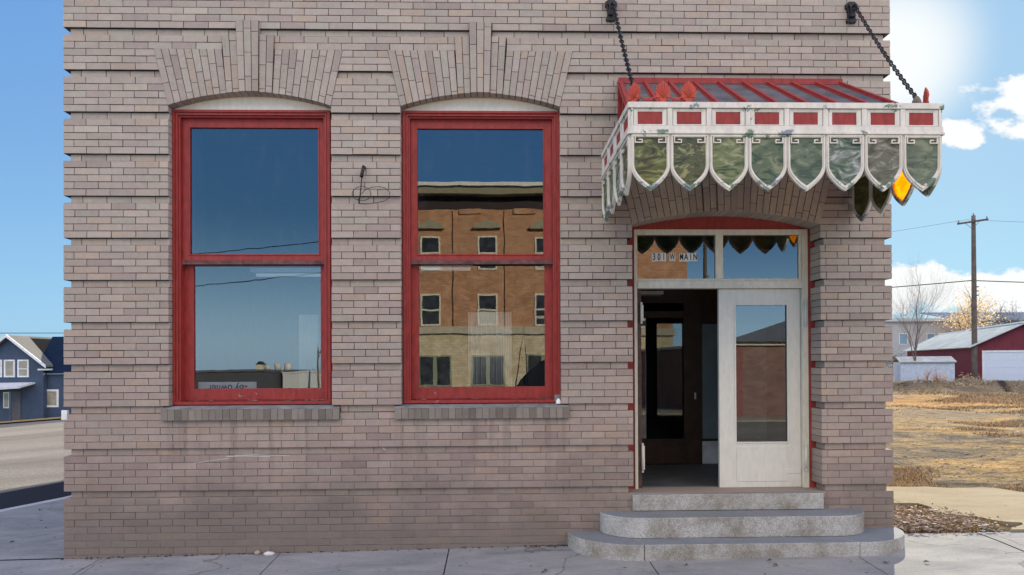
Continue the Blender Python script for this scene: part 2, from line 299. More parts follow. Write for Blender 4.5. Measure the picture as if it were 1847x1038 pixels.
# ------------------------------------------------------------------ mesh helpers
class MB:
    def __init__(s): s.v = []; s.f = []; s.mi = []; s.c = []; s.sm = []
    def face(s, pts, mi=0, col=None, sm=False):
        n = len(s.v); s.v += [tuple(p) for p in pts]; s.f.append(tuple(range(n, n+len(pts)))); s.mi.append(mi); s.c.append(col); s.sm.append(sm)
    def hexa(s, p, mi=0, col=None, skip=()):   # p: 8 pts: front (y0) bl br tr tl, back bl br tr tl
        n = len(s.v); s.v += [tuple(q) for q in p]
        for k, q in enumerate(((0, 1, 2, 3), (5, 4, 7, 6), (4, 0, 3, 7), (1, 5, 6, 2), (3, 2, 6, 7), (4, 5, 1, 0))):
            if k in skip: continue
            s.f.append(tuple(n+i for i in q)); s.mi.append(mi); s.c.append(col); s.sm.append(False)
    def box(s, x0, x1, y0, y1, z0, z1, mi=0, col=None, skip=()):
        s.hexa([(x0, y0, z0), (x1, y0, z0), (x1, y0, z1), (x0, y0, z1), (x0, y1, z0), (x1, y1, z0), (x1, y1, z1), (x0, y1, z1)], mi, col, skip); return s
    def quadx(s, xb0, xb1, xt0, xt1, z0, z1, y0, y1, mi=0, col=None, zb1=None, zt1=None, skip=()):
        zb1 = z0 if zb1 is None else zb1; zt1 = z1 if zt1 is None else zt1
        s.hexa([(xb0, y0, z0), (xb1, y0, zb1), (xt1, y0, zt1), (xt0, y0, z1), (xb0, y1, z0), (xb1, y1, zb1), (xt1, y1, zt1), (xt0, y1, z1)], mi, col, skip)
    def ring(s, x0, x1, z0, z1, w, y0, y1, mi=0, wt=None, wb=None, wr=None):
        wt = w if wt is None else wt; wb = w if wb is None else wb; wr = w if wr is None else wr
        o = [(x0, z0), (x1, z0), (x1, z1), (x0, z1)]; i = [(x0+w, z0+wb), (x1-wr, z0+wb), (x1-wr, z1-wt), (x0+w, z1-wt)]
        for k in range(4):
            j = (k+1) % 4; a, b, c, d = o[k], o[j], i[j], i[k]
            s.face([(a[0], y0, a[1]), (b[0], y0, b[1]), (c[0], y0, c[1]), (d[0], y0, d[1])], mi)
            s.face([(d[0], y0, d[1]), (c[0], y0, c[1]), (c[0], y1, c[1]), (d[0], y1, d[1])], mi)
            s.face([(b[0], y0, b[1]), (a[0], y0, a[1]), (a[0], y1, a[1]), (b[0], y1, b[1])], mi)
            s.face([(b[0], y1, b[1]), (a[0], y1, a[1]), (d[0], y1, d[1]), (c[0], y1, c[1])], mi)
        return s
    def prism(s, pts, y0, y1, mi=0, col=None):      # polygon in xz extruded along y
        s.face([(x, y0, z) for x, z in pts], mi, col); s.face([(x, y1, z) for x, z in reversed(pts)], mi, col)
        for k in range(len(pts)):
            a, b = pts[k], pts[(k+1) % len(pts)]
            s.face([(b[0], y0, b[1]), (a[0], y0, a[1]), (a[0], y1, a[1]), (b[0], y1, b[1])], mi, col)
        return s
    def tube(s, pts, rad, seg=6, mi=0, cap=True, sm=True, col=None):
        pts = [Vector(p) for p in pts]; n = len(pts); base = len(s.v)
        if not isinstance(rad, (list, tuple)): rad = [rad]*n
        t0 = (pts[1]-pts[0]).normalized(); up = Vector((0, 0, 1)) if abs(t0.z) < .9 else Vector((1, 0, 0))
        a = t0.cross(up).normalized()
        for i, p in enumerate(pts):
            t = ((pts[i+1] if i < n-1 else p) - (pts[i-1] if i > 0 else p))
            t = t.normalized() if t.length > 1e-9 else t0
            a = (a - t*a.dot(t)); a = a.normalized() if a.length > 1e-6 else t.orthogonal().normalized(); b = t.cross(a)
            for k in range(seg):
                th = 2*math.pi*k/seg; s.v.append(tuple(p + (a*math.cos(th)+b*math.sin(th))*rad[i]))
        for i in range(n-1):
            for k in range(seg):
                q = (k+1) % seg
                s.f.append((base+i*seg+k, base+i*seg+q, base+(i+1)*seg+q, base+(i+1)*seg+k)); s.mi.append(mi); s.c.append(col); s.sm.append(sm)
        if cap:
            s.f.append(tuple(base+k for k in reversed(range(seg)))); s.mi.append(mi); s.c.append(col); s.sm.append(False)
            s.f.append(tuple(base+(n-1)*seg+k for k in range(seg))); s.mi.append(mi); s.c.append(col); s.sm.append(False)
        return s
    def lathe(s, prof, cx, cy, seg=20, mi=0, z0=0):
        base = len(s.v)
        for r, z in prof:
            for k in range(seg):
                a = 2*math.pi*k/seg; s.v.append((cx+r*math.cos(a), cy+r*math.sin(a), z0+z))
        for i in range(len(prof)-1):
            for k in range(seg):
                q = (k+1) % seg; s.f.append((base+i*seg+k, base+i*seg+q, base+(i+1)*seg+q, base+(i+1)*seg+k)); s.mi.append(mi); s.c.append(None); s.sm.append(True)
        s.f.append(tuple(base+(len(prof)-1)*seg+k for k in range(seg))); s.mi.append(mi); s.c.append(None); s.sm.append(False)
        return s
    def build(s, name, mats, parent=None, bevel=0, xf=None):
        me = bpy.data.meshes.new(name)
        vs = s.v if xf is None else [tuple(xf @ Vector(p)) for p in s.v]
        me.from_pydata(vs, [], s.f)
        if not isinstance(mats, (list, tuple)): mats = [mats]
        for m in mats: me.materials.append(m)
        me.polygons.foreach_set('material_index', s.mi); me.polygons.foreach_set('use_smooth', s.sm)
        if any(c is not None for c in s.c):
            at = me.attributes.new('Col', 'FLOAT_COLOR', 'CORNER'); data = []
            for f, c in zip(s.f, s.c):
                c = c or (.3, .3, .3); data += [c[0], c[1], c[2], 1.0]*len(f)
            at.data.foreach_set('color', data)
        me.update(); o = bpy.data.objects.new(name, me); C.collection.objects.link(o)
        if parent is not None: o.parent = parent
        if bevel:
            b = o.modifiers.new('bevel', 'BEVEL'); b.width = bevel; b.segments = 2; b.limit_method = 'ANGLE'
            wn = o.modifiers.new('weld', 'WELD'); wn.merge_threshold = .0002; o.modifiers.move(1, 0)
        return o
def tag(o, label=None, cat=None, group=None, kind=None):
    for k, v in (('label', label), ('category', cat), ('group', group), ('kind', kind)):
        if v: o[k] = v
    return o
def empty(name, label, cat, loc=(0, 0, 0), group=None, rz=0):
    o = bpy.data.objects.new(name, None); C.collection.objects.link(o); o.location = loc; o.rotation_euler = (0, 0, rz); o.empty_display_size = .1
    return tag(o, label, cat, group)
def setp(o, parent):            # parent keeping world placement (parents are unscaled empties)
    o.parent = parent; o.matrix_parent_inverse = Matrix.LocRotScale(parent.location, parent.rotation_euler, None).inverted(); return o
def jit(c, s=.1):
    k = 1+rnd.uniform(-s, s); return tuple(max(0, x*k*(1+rnd.uniform(-.03, .03))) for x in c)

# ------------------------------------------------------------------ ground
def sp_(x): return x if x > 8 else math.log1p(math.exp(x))
def T(x, y):
    z = -.072*sp_(-(x+3.3)*1.0) - .03*sp_(-(y+19)*.6)/.6
    return z
def gs(x, y):            # sidewalk height
    return max(-.10, min(.10, .015*x)) + .04*max(-3.2, min(0, y)) 
def lotz(x, y):
    n = noise.noise(Vector((x*.35, y*.35, 3))) * .05 + noise.noise(Vector((x*1.4, y*1.4, 9)))*.02
    z = .085 + n*min(1, max(0, y-.4)*.5)*1.6
    z += .62*math.exp(-((y-34)/5)**2)*max(0, .45+noise.noise(Vector((x*.45, y*.3, 5)))*1.3)
    z += .12*math.exp(-((y-24)/3)**2)*max(0, .3+noise.noise(Vector((x*.7, y*.5, 8))))
    return z
def grid(name, xs, ys, zf, mat, inside=None):
    b = MB(); idx = {}
    for i, x in enumerate(xs):
        for j, y in enumerate(ys): idx[i, j] = len(b.v); b.v.append((x, y, zf(x, y)))
    for i in range(len(xs)-1):
        for j in range(len(ys)-1):
            if inside and not inside((xs[i]+xs[i+1])/2, (ys[j]+ys[j+1])/2): continue
            b.f.append((idx[i, j], idx[i+1, j], idx[i+1, j+1], idx[i, j+1])); b.mi.append(0); b.c.append(None); b.sm.append(True)
    return b.build(name, mat)
def lin(a, b, n): return [a+(b-a)*i/n for i in range(n+1)]
FARG = plain('far_ground', (.20, .165, .10), .95, .3, .3)
xs = [-1500, -700, -350, -180] + lin(-110, 130, 60) + [180, 350, 700, 1500]
far = grid('ground', xs, xs, lambda x, y: max(-14, T(x, y))-.55, FARG); tag(far, kind='structure')
lot = grid('vacant_lot', lin(7.6, 20, 90)+lin(20.4, 60, 90)[0:]+[75, 100, 140], lin(-.3, 14, 100)+lin(14.4, 60, 110)+[80, 120, 160], lotz, LOT); tag(lot, kind='structure')
# kerb line of the corner and the side street
KL = [(-7.0, -3.3), (-5.2, -3.1), (-4.0, -2.2), (-3.25, -.6), (-2.78, .9), (-2.3, 2.35), (-1.96, 3.15), (-1.7, 4.2), (-1.55, 6), (-1.5, 14), (-1.5, 40)]
def kx(y):
    for a, b in zip(KL, KL[1:]):
        if a[1] <= y <= b[1]: return a[0]+(b[0]-a[0])*(y-a[1])/(b[1]-a[1])
    return KL[0][0] if y < KL[0][1] else KL[-1][0]
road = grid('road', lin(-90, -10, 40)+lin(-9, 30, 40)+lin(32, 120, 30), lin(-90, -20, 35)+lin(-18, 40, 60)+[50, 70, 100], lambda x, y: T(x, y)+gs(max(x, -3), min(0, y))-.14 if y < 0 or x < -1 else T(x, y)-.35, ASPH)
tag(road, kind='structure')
b = MB()
JX = [-1.9, .36, 2.03, 3.63, 5.44, 7.32, 8.9, 10.5, 12.1, 13.7, 15.3, 16.9]
def strip(x0, x1, y0, y1, zf, thick=.12, nx=4, ny=6, mi=0):
    g = .006; x0 += g; x1 -= g; y0 += g; y1 -= g
    for i in range(nx):
        for j in range(ny):
            xa, xb = x0+(x1-x0)*i/nx, x0+(x1-x0)*(i+1)/nx; ya, yb = y0+(y1-y0)*j/ny, y0+(y1-y0)*(j+1)/ny
            b.face([(xa, ya, zf(xa, ya)), (xb, ya, zf(xb, ya)), (xb, yb, zf(xb, yb)), (xa, yb, zf(xa, yb))], mi)
    for (xa, ya, xb, yb) in ((x0, y0, x1, y0), (x1, y0, x1, y1), (x1, y1, x0, y1), (x0, y1, x0, y0)):
        b.face([(xa, ya, zf(xa, ya)-thick), (xb, yb, zf(xb, yb)-thick), (xb, yb, zf(xb, yb)), (xa, ya, zf(xa, ya))], mi)
for xa, xb in zip(JX, JX[1:]):
    for ya, yb in ((-3.05, -1.55), (-1.55, .0 if xa < 7 else .19)):
        off = rnd.uniform(-.003, .003)
        strip(xa, xb, ya, yb, lambda x, y, o=off: gs(x, y)+o)
# corner slab: between kerb and joint, left of the building
ys_ = lin(-3.05, 0, 12)+lin(.012, 14, 56)
for ya, yb in zip(ys_, ys_[1:]):
    if abs(ya) < 1e-9: continue
    for k in range(4):
        xa0, xa1 = kx(ya)+.14, (-1.9-.006 if ya < -.001 else .02); xb0, xb1 = kx(yb)+.14, (-1.9-.006 if yb <= .001 and ya < -.001 else .02)
        p = [(xa0+(xa1-xa0)*k/4, ya), (xa0+(xa1-xa0)*(k+1)/4, ya), (xb0+(xb1-xb0)*(k+1)/4, yb), (xb0+(xb1-xb0)*k/4, yb)]
        b.face([(x, y, gs(x, y)+.002) for x, y in p], 0)
# mortar bed closes the joints from below
for xa, xb, ya, yb in ((-1.9, 17, -3.2, .18),):
    for i in range(20):
        for j in range(6):
            x0, x1 = xa+(xb-xa)*i/20, xa+(xb-xa)*(i+1)/20; y0, y1 = ya+(yb-ya)*j/6, ya+(yb-ya)*(j+1)/6
            b.face([(x0, y0, gs(x0, y0)-.015), (x1, y0, gs(x1, y0)-.015), (x1, y1, gs(x1, y1)-.015), (x0, y1, gs(x0, y1)-.015)], 1)
for i in range(8):
    y0, y1 = -3.05+i*.4, -3.05+(i+1)*.4
    x0 = -1.95
    b.face([(x0, y0, gs(x0, y0)-.012), (x0+.1, y0, gs(x0, y0)-.012), (x0+.1, y1, gs(x0, y1)-.012), (x0, y1, gs(x0, y1)-.012)], 1)
JOINT = plain('joint_dirt', (.05, .045, .04), .95)
tag(b.build('sidewalk', [CONC, JOINT]), kind='structure')
b = MB()
kl = KL[:]; fine = []
for a, c in zip(kl, kl[1:]):
    for t in lin(0, 1, 4)[:-1]: fine.append((a[0]+(c[0]-a[0])*t, a[1]+(c[1]-a[1])*t))
fine.append(kl[-1])
for a, c in zip(fine, fine[1:]):
    za, zc = gs(a[0], a[1])+.004, gs(c[0], c[1])+.004
    b.face([(a[0], a[1], za), (a[0]+.145, a[1], za), (c[0]+.145, c[1], zc), (c[0], c[1], zc)])
    b.face([(a[0], a[1], za-.3), (a[0], a[1], za), (c[0], c[1], zc), (c[0], c[1], zc-.3)])
for xa, xb in zip(lin(-7, 20, 9), lin(-7, 20, 9)[1:]):
    za, zb = gs(xa, -3.2)+.004, gs(xb, -3.2)+.004
    b.face([(xa, -3.2, za), (xb, -3.2, zb), (xb, -3.05, zb), (xa, -3.05, za)]); b.face([(xa, -3.2, za-.3), (xb, -3.2, zb-.3), (xb, -3.2, zb), (xa, -3.2, za)])
tag(b.build('kerb', KERB), kind='structure')
b = MB()
PP = [(7.98, 1.75), (9.14, 1.46), (9.02, .94), (9.35, .75), (9.55, .42), (9.25, .19), (12, .19), (16, .5), (17, 1.5), (12.2, 1.5), (11.0, 1.95), (10.7, 2.36), (9.49, 2.54), (8.0, 2.6)]
PQ = []
for p_, q_ in zip(PP, PP[1:]+PP[:1]):
    for t_ in lin(0, 1, 12)[:-1]:
        x, y = p_[0]+(q_[0]-p_[0])*t_, p_[1]+(q_[1]-p_[1])*t_; k_ = .09 if y > .2 else 0
        PQ.append((x+k_*noise.noise(Vector((x*4, y*4, 1))), y+k_*noise.noise(Vector((x*4, y*4, 7)))))
PP = PQ
b.face([(x, y, .125) for x, y in PP])
for p, q in zip(PP, PP[1:]+PP[:1]): b.face([(p[0], p[1], .0), (q[0], q[1], .0), (q[0], q[1], .125), (p[0], p[1], .125)])
tag(b.build('path', PATHC), kind='structure')
# verge and drive in front of the blue house
VERGE = plain('dry_lawn', (.36, .25, .08), .95, .25, 3)
tag(grid('verge', lin(-34, -14, 10), [35.2, 36.5, 38.4], lambda x, y: T(x, y)-.10, VERGE), kind='structure')
PALE = concrete('pale_drive', (.36, .31, .22), (.42, .37, .28), False)
tag(grid('street_edge', lin(-34, -8, 10), [30.2, 33, 35.1], lambda x, y: T(x, y)-.215, PALE), kind='structure')

# ------------------------------------------------------------------ the brick building
bld = empty('brick_building', 'mauve grey brick corner building with two tall red windows and a recessed entrance', 'building')
H = .4/6; TOPZ = 5.03; WD = 7.955
OPEN = [  # windows: L,R, topL,topR, step, key
    (.98, 2.52, .846, 2.633, (1.488, 1.986), (1.619, 1.834)),
    (3.18, 4.716, 3.061, 4.842, (3.710, 4.206), (3.854, 4.067))]
SPR, AT, ST, KT = 4.296, 4.83, 4.963, 5.097
DL, DR, DS, DT = 5.408, 7.250, 3.163, 3.696
DTL, DTR = DL-.133, DR+.133
def blocked(z, rec):
    o = []
    for L, Rr, tl, tr, stp, key in OPEN:
        if 1.297 < z < 1.43: o.append((L-.063, Rr+.078))
        elif 1.43 <= z < SPR: o.append((L, Rr))
        elif SPR <= z < AT: t = (z-SPR)/(AT-SPR); o.append((L+(tl-L)*t, Rr+(tr-Rr)*t))
        elif AT <= z < ST: o.append(stp)
        elif ST <= z < KT: o.append(key)
    if .563 < z < DS: o.append((DL-(.045 if rec else 0), DR+(.045 if rec else 0)))
    elif DS <= z < DT: t = (z-DS)/(DT-DS); o.append((DL+(DTL-DL)*t, DR+(DTR-DR)*t))
    elif DT <= z < DT+2*H: o.append((6.09, 6.57))
    return o
def intervals(z, rec, x0, x1):
    out = []; a = x0
    for p, q in blocked(z, rec): out.append((a, p)); a = q
    out.append((a, x1)); return out
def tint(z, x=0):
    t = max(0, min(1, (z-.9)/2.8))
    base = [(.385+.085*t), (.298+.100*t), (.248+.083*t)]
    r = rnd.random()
    if r < .12: base = [base[0]*.90, base[1]*.87, base[2]*.90]
    elif r < .22: base = [base[0]*1.05, base[1]*1.0, base[2]*.94]
    elif r < .32: base = [base[0]*.96, base[1]*1.01, base[2]*1.0]
    elif r < .40: base = [base[0]*1.07, base[1]*1.07, base[2]*1.04]
    k = 1+rnd.gauss(0, .045); return tuple(c*k for c in base)
BL = .2287
fw = MB()
def course(rw, x0, x1, y, z0, z1, rec, fnint, mb=fw, axis=0):
    ia, ib = fnint(z0+.0005, rec, x0, x1), fnint(z1-.0005, rec, x0, x1)
    if len(ia) != len(ib): ib = ia
    ph = .10 if rw % 2 == 0 else .215
    if rec: ph = .155 if (rw//6) % 2 else .17
    for (a0, a1), (b0, b1) in zip(ia, ib):
        if a1-a0 < .02: continue
        js = []
        x = ph + rnd.uniform(-.006, .006)
        lo, hi = max(a0, b0), min(a1, b1)
        while x < hi-.045:
            if x > lo+.045: js.append(x+rnd.uniform(-.004, .004))
            x += BL
        bot = [a0]+js+[a1]; top = [b0]+js+[b1]
        mb.quadx(a0+.004, a1-.004, b0+.004, b1-.004, z0+.0005, z1-.0005, y+rnd.choice([.004, .006, .008]), y+.30 if (a0 < 5.6 and a1 > 5.3) or (a0 > 7.1) else y+.125, 1)
        for k in range(len(bot)-1):
            yy = y+rnd.uniform(-.0015, .0015); gz = rnd.uniform(.0028, .0036)
            dp = .13
            l = 0 if k == 0 else .0034; r = 0 if k == len(bot)-2 else .0034
            if (k == len(bot)-2 and abs(a1-DL) < .3) or (k == 0 and abs(a0-DR) < .3): dp = .24+y*0
            tz = rnd.uniform(-.0008, .0008)
            e_ = [rnd.gauss(0, .0007) for _ in range(6)]
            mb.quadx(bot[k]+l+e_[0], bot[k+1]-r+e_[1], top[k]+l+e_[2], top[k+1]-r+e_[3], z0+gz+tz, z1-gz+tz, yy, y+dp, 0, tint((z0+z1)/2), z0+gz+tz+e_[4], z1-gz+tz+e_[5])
for rw in range(-36, 76):
    z1 = TOPZ-rw*H; z0 = z1-H
    rec = rw % 6 == 0 and rw <= 66
    if z0 < -.02: z0 = -.06
    ins = .055 if rec else 0
    course(rw, 0+ins, WD-ins, .027 if rec else 0, z0, z1, rec, intervals)
wall = fw.build('wall', [BRICK, MORTAR], bld)
# arches
def arch(L, Rr, tl, tr, zs, rise, zt, n, stp, key, dep, name):
    a = MB(); xc = (L+Rr)/2; hw = (Rr-L)/2
    zb = lambda x: zs+rise*(1-((x-xc)/hw)**2)
    mid = n//2
    for i in range(n):
        f0, f1 = i/n, (i+1)/n
        xb0, xb1 = L+(Rr-L)*f0, L+(Rr-L)*f1; xt0, xt1 = tl+(tr-tl)*f0, tl+(tr-tl)*f1
        d = abs(i-mid); top = zt; y0 = -.006
        if d <= 1: top = zt+4*H; y0 = -.034
        elif d <= 3: top = zt+2*H; y0 = -.018
        k = (top-zs)/(zt-zs)
        if d <= 3: xt0, xt1 = xb0+(xt0-xb0)*k*.8, xb1+(xt1-xb1)*k*.8
        z0l, z0r = zb(xb0), zb(xb1)
        ln = top-(z0l+z0r)/2
        u = rnd.choice([.06, .11, .17, .229]) if i % 2 else rnd.choice([.03, .09, .14, .2]); js = [0]
        while u < ln-.035: js.append(u/ln); u += .2287
        js.append(1)
        g = .0035
        def P(fx, t):
            return ((xb0 if fx == 0 else xb1)*(1-t)+(xt0 if fx == 0 else xt1)*t, (z0l if fx == 0 else z0r)*(1-t)+top*t)
        for t0, t1 in zip(js, js[1:]):
            e = .0025/ln; t0_, t1_ = t0+(e if t0 > 0 else 0), t1-(e if t1 < 1 else 0)
            p = [P(0, t0_), P(1, t0_), P(1, t1_), P(0, t1_)]
            yy = y0+rnd.uniform(-.0015, .0015); zm = (p[0][1]+p[2][1])/2
            a.hexa([(p[0][0]+g, yy, p[0][1]), (p[1][0]-g, yy, p[1][1]), (p[2][0]-g, yy, p[2][1]), (p[3][0]+g, yy, p[3][1]),
                    (p[0][0]+g, dep, p[0][1]), (p[1][0]-g, dep, p[1][1]), (p[2][0]-g, dep, p[2][1]), (p[3][0]+g, dep, p[3][1])], 0, tuple(c*.95 for c in tint(zm)))
        p = [P(0, .004), P(1, .004), P(1, .996), P(0, .996)]
        a.hexa([(p[0][0], y0+.006, p[0][1]+.004), (p[1][0], y0+.006, p[1][1]+.004), (p[2][0], y0+.006, p[2][1]), (p[3][0], y0+.006, p[3][1]),
                (p[0][0], dep-.004, p[0][1]+.004), (p[1][0], dep-.004, p[1][1]+.004), (p[2][0], dep-.004, p[2][1]), (p[3][0], dep-.004, p[3][1])], 1, None, (2, 3))
    return a.build(name, [BRICK, MORTAR], bld)
for i, (L, Rr, tl, tr, stp, key) in enumerate(OPEN):
    arch(L, Rr, tl, tr, SPR, .125, AT, 25, stp, key, .13, 'window_arch')
arch(DL, DR, DTL, DTR, DS, .124, DT, 29, None, None, .235, 'door_arch')
# backing masonry, side and rear walls, roof
bk = MB()
for x0, x1, z0, z1 in ((.05, .94, .0, 5.6), (2.56, 3.14, 0, 5.6), (4.76, 5.34, 0, 5.6), (7.32, 7.9, 0, 5.6), (.94, 2.56, 0, 1.42), (3.14, 4.76, 0, 1.42), (.94, 2.56, 4.44, 5.6), (3.14, 4.76, 4.44, 5.6), (5.34, 7.32, 3.30, 5.6), (5.34, 7.32, 0, .5), (.05, 7.9, 5.6, 7.35)):
    bk.box(x0, x1, .126 if x1 < 5 or z0 > 5 else .26, .42, z0, z1)
bk.build('inner_wall', GREYW, bld)
SIDEB = wallbrick('side_brick', (.41, .36, .325), (.38, .33, .31), (.13, .12, .11), rows=H, bw=BL)
sb = MB()
for rw in range(-6, 13):
    z1 = TOPZ-rw*.4
    for (xo, xi, sg) in ((0, .3, 1), (WD, WD-.3, -1)):
        # recessed course, then the five-course band below it
        for (ins, za, zb_) in ((.055, max(0, z1-H), z1), (0, max(-.06, z1-.4), max(0, z1-H))):
            if zb_-za < .01: continue
            a, c = sorted((xo+sg*ins, xi)); sb.box(a, c, .135, 12.2, za, zb_)
sb.box(.3, WD-.3, 11.9, 12.2, 0, 7.43)
sb.build('side_wall', SIDEB, bld)
MB().box(.05, WD-.05, .13, 12.15, 7.30, 7.42).build('roof', plain('roof_felt', (.08, .08, .085)), bld)
MB().box(-.06, WD+.06, -.08, 12.25, 7.432, 7.56).build('coping', plain('coping_stone', (.35, .32, .28)), bld, .01)
# old scrapes and chalk on the lower wall
CHALK = plain('pale_scrape', (.62, .60, .56), .9, .1, 30, 0)
for pts_, w_ in (([(1.215, .888), (1.33, .905), (1.50, .928), (1.55, .930)], .0035), ([(1.52, .952), (1.70, .955), (1.93, .948)], .006), ([(1.60, .962), (1.80, .966), (2.12, .952)], .004), ([(.49, 1.16), (.496, 1.10)], .006), ([(1.02, 1.07), (1.02, 1.02)], .005), ([(3.0, 1.02), (3.03, 1.0)], .006)):
    q = MB()
    for a, c in zip(pts_, pts_[1:]): q.hexa([(a[0], -.0035, a[1]-w_/2), (c[0], -.0035, c[1]-w_/2), (c[0], -.0035, c[1]+w_/2), (a[0], -.0035, a[1]+w_/2), (a[0], .004, a[1]-w_/2), (c[0], .004, c[1]-w_/2), (c[0], .004, c[1]+w_/2), (a[0], .004, a[1]+w_/2)])
    q.build('chalk_mark', CHALK, bld)
# rooms
rm = MB()
rm.box(.31, 5.2, .43, .44, 5.21, 5.3)
rm.box(.31, 7.65, .43, 7.95, .50, .545, 1)      # floor
rm.box(.31, 7.65, .43, 7.95, 4.30, 4.35, 0)     # ceiling
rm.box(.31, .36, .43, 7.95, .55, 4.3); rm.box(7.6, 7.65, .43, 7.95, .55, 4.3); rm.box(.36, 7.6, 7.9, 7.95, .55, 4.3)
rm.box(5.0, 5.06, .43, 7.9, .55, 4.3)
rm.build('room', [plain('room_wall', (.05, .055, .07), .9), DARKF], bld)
MB().box(5.06, 7.6, .43, 7.9, 3.3, 3.34).build('hall_ceiling', plain('hall_dark', (.02, .018, .02), .9), bld)
MB().box(DL+.01, DR-.01, .232, .43, .49, .548).build('threshold', plain('threshold_stone', (.16, .17, .18), .7), bld)
# rowlock brick sills
SILLM = plain('sill_cement', (.25, .24, .22), .9, .3, 8, .05)
for L, Rr, *_ in OPEN:
    s = MB(); x0, x1 = L-.06, Rr+.075; n = 26
    for k in range(n):
        a, c = x0+(x1-x0)*k/n, x0+(x1-x0)*(k+1)/n
        g = rnd.uniform(.6, 1.0)
        s.box(a+.002, c-.002, -.034+rnd.uniform(-.002, .002), .04, 1.298, 1.40, 0, (.29*g, .25*g, .205*g))
    s.box(x0+.004, x1-.004, -.028, .04, 1.30, 1.398, 1)
    s.hexa([(x0, -.036, 1.40), (x1, -.036, 1.40), (x1, -.036, 1.412), (x0, -.036, 1.412), (x0, .13, 1.40), (x1, .13, 1.40), (x1, .13, 1.436), (x0, .13, 1.436)], 2)
    s.build('window_sill', [BRICK, MORTAR, SILLM], bld)

# windows
def window(L, Rr, x0, x1, ug, lg, pj):
    f = MB()   # casing in stepped mouldings
    zt, zb = 4.281, 1.440
    f.ring(x0, x1, zb, zt, .022, .075, .2, wb=.03)
    f.ring(x0+.022, x1-.022, zb+.03, zt-.022, .014, .088, .2, wb=.0)
    f.ring(x0+.036, x1-.036, zb+.03, zt-.036, .012, .080, .2, wb=.0)
    f.ring(x0+.048, x1-.048, zb+.03, zt-.048, .018, .100, .2, wb=.0)
    f.box(L-.01, x0-.001, .10, .2, zb, zt); f.box(x1+.001, Rr+.01, .10, .2, zb, zt)
    o = f.build('window', RED, bld)
    s = MB(); s.hexa([(x0+.03, .085, 1.44), (x1-.03, .085, 1.44), (x1-.03, .085, 1.455), (x0+.03, .085, 1.455), (x0+.03, .23, 1.44), (x1-.03, .23, 1.44), (x1-.03, .23, 1.485), (x0+.03, .23, 1.485)])
    s.build('sub_sill', REDWORN, o)
    MB().box(L-.02, Rr+.02, .112, .128, 4.275, 4.46).build('arch_board', TYMP, o)
    a = x0+.066; c = x1-.066
    u = MB(); u.ring(a, c, 2.835, zt-.066, ug[0]-a, .14, .172, wt=zt-.066-ug[3], wb=ug[2]-2.835, wr=c-ug[1])
    u.ring(ug[0]-.008, ug[1]+.008, ug[2]-.006, ug[3]+.006, .012, .133, .16)
    u.build('upper_sash', RED, o, .002)
    l = MB(); l.ring(a-.012, c+.012, 1.478, 2.835, lg[0]-a+.012, .186, .222, wt=2.835-lg[3], wb=lg[2]-1.478, wr=c+.012-lg[1])
    l.build('lower_sash', RED, o, .002)
    MB().box(a, c, .128, .186, 2.797, 2.834).build('meeting_rail', plain('weathered_rail', (.14, .07, .065), .8, .5, 20), o)
    g = MB().box(ug[0]-.01, ug[1]+.01, .155, .158, ug[2]-.01, ug[3]+.01, 0, None, (1, 2, 3, 4, 5)); g.build('upper_pane', GLASS, o)
    g = MB().box(lg[0]-.01, lg[1]+.01, .203, .206, lg[2]-.01, lg[3]+.01, 0, None, (1, 2, 3, 4, 5)); g.build('lower_pane', GLASS, o)
    st = MB().ring(lg[0]-.15, lg[1]+.15, 1.45, 4.35, .14, .225, .44, wt=.2, wb=.10); st.build('inner_casing', plain('inner_wood', (.10, .08, .07)), o)
    return o
w1 = window(.98, 2.52, .984, 2.49, (1.122, 2.367, 2.891, 4.134), (1.139, 2.369, 1.589, 2.789), 0)
w2 = window(3.18, 4.716, 3.193, 4.714, (3.322, 4.564, 2.889, 4.132), (3.329, 4.572, 1.593, 2.82), 1)

# entrance frame
e = MB()
e.box(5.470, 5.500, .215, .30, .555, 3.154); e.box(7.166, 7.226, .215, .30, .555, 3.154)
e.box(5.50, 7.166, .215, .30, 3.10, 3.154); e.box(5.50, 7.166, .205, .30, 2.563, 2.634); e.box(5.50, 7.166, .222, .30, 2.634, 2.662)
e.box(6.294, 6.370, .222, .29, 2.662, 3.10); e.box(5.5, 5.507, .23, .28, 2.662, 3.1); e.box(7.139, 7.166, .226, .28, 2.662, 3.1)
ent = e.build('entrance_frame', CREAM, bld, .003)
MB().box(5.50, 6.30, .245, .249, 2.65, 3.11, 0, None, (1, 2, 3, 4, 5)).build('transom_pane', GLASS2, ent)
MB().box(6.36, 7.15, .245, .249, 2.65, 3.11, 0, None, (1, 2, 3, 4, 5)).build('transom_pane', GLASS2, ent)
t = MB(); n = 16; pts = []
for k in range(n+1):
    x = 5.36+(7.30-5.36)*k/n; pts.append((x, DS+.03+.124*(1-((x-6.329)/.97)**2)+.02))
t.prism([(5.36, 3.156), (7.30, 3.156)]+pts[::-1], .236, .26); t.box(7.228, 7.30, .215, .32, .555, 3.155); t.box(5.36, 5.468, .238, .32, .555, 3.155)
t.build('red_trim', chipped('trim_red', (.33, .05, .042), (.1, .07, .06), .74, .6, 10), ent)
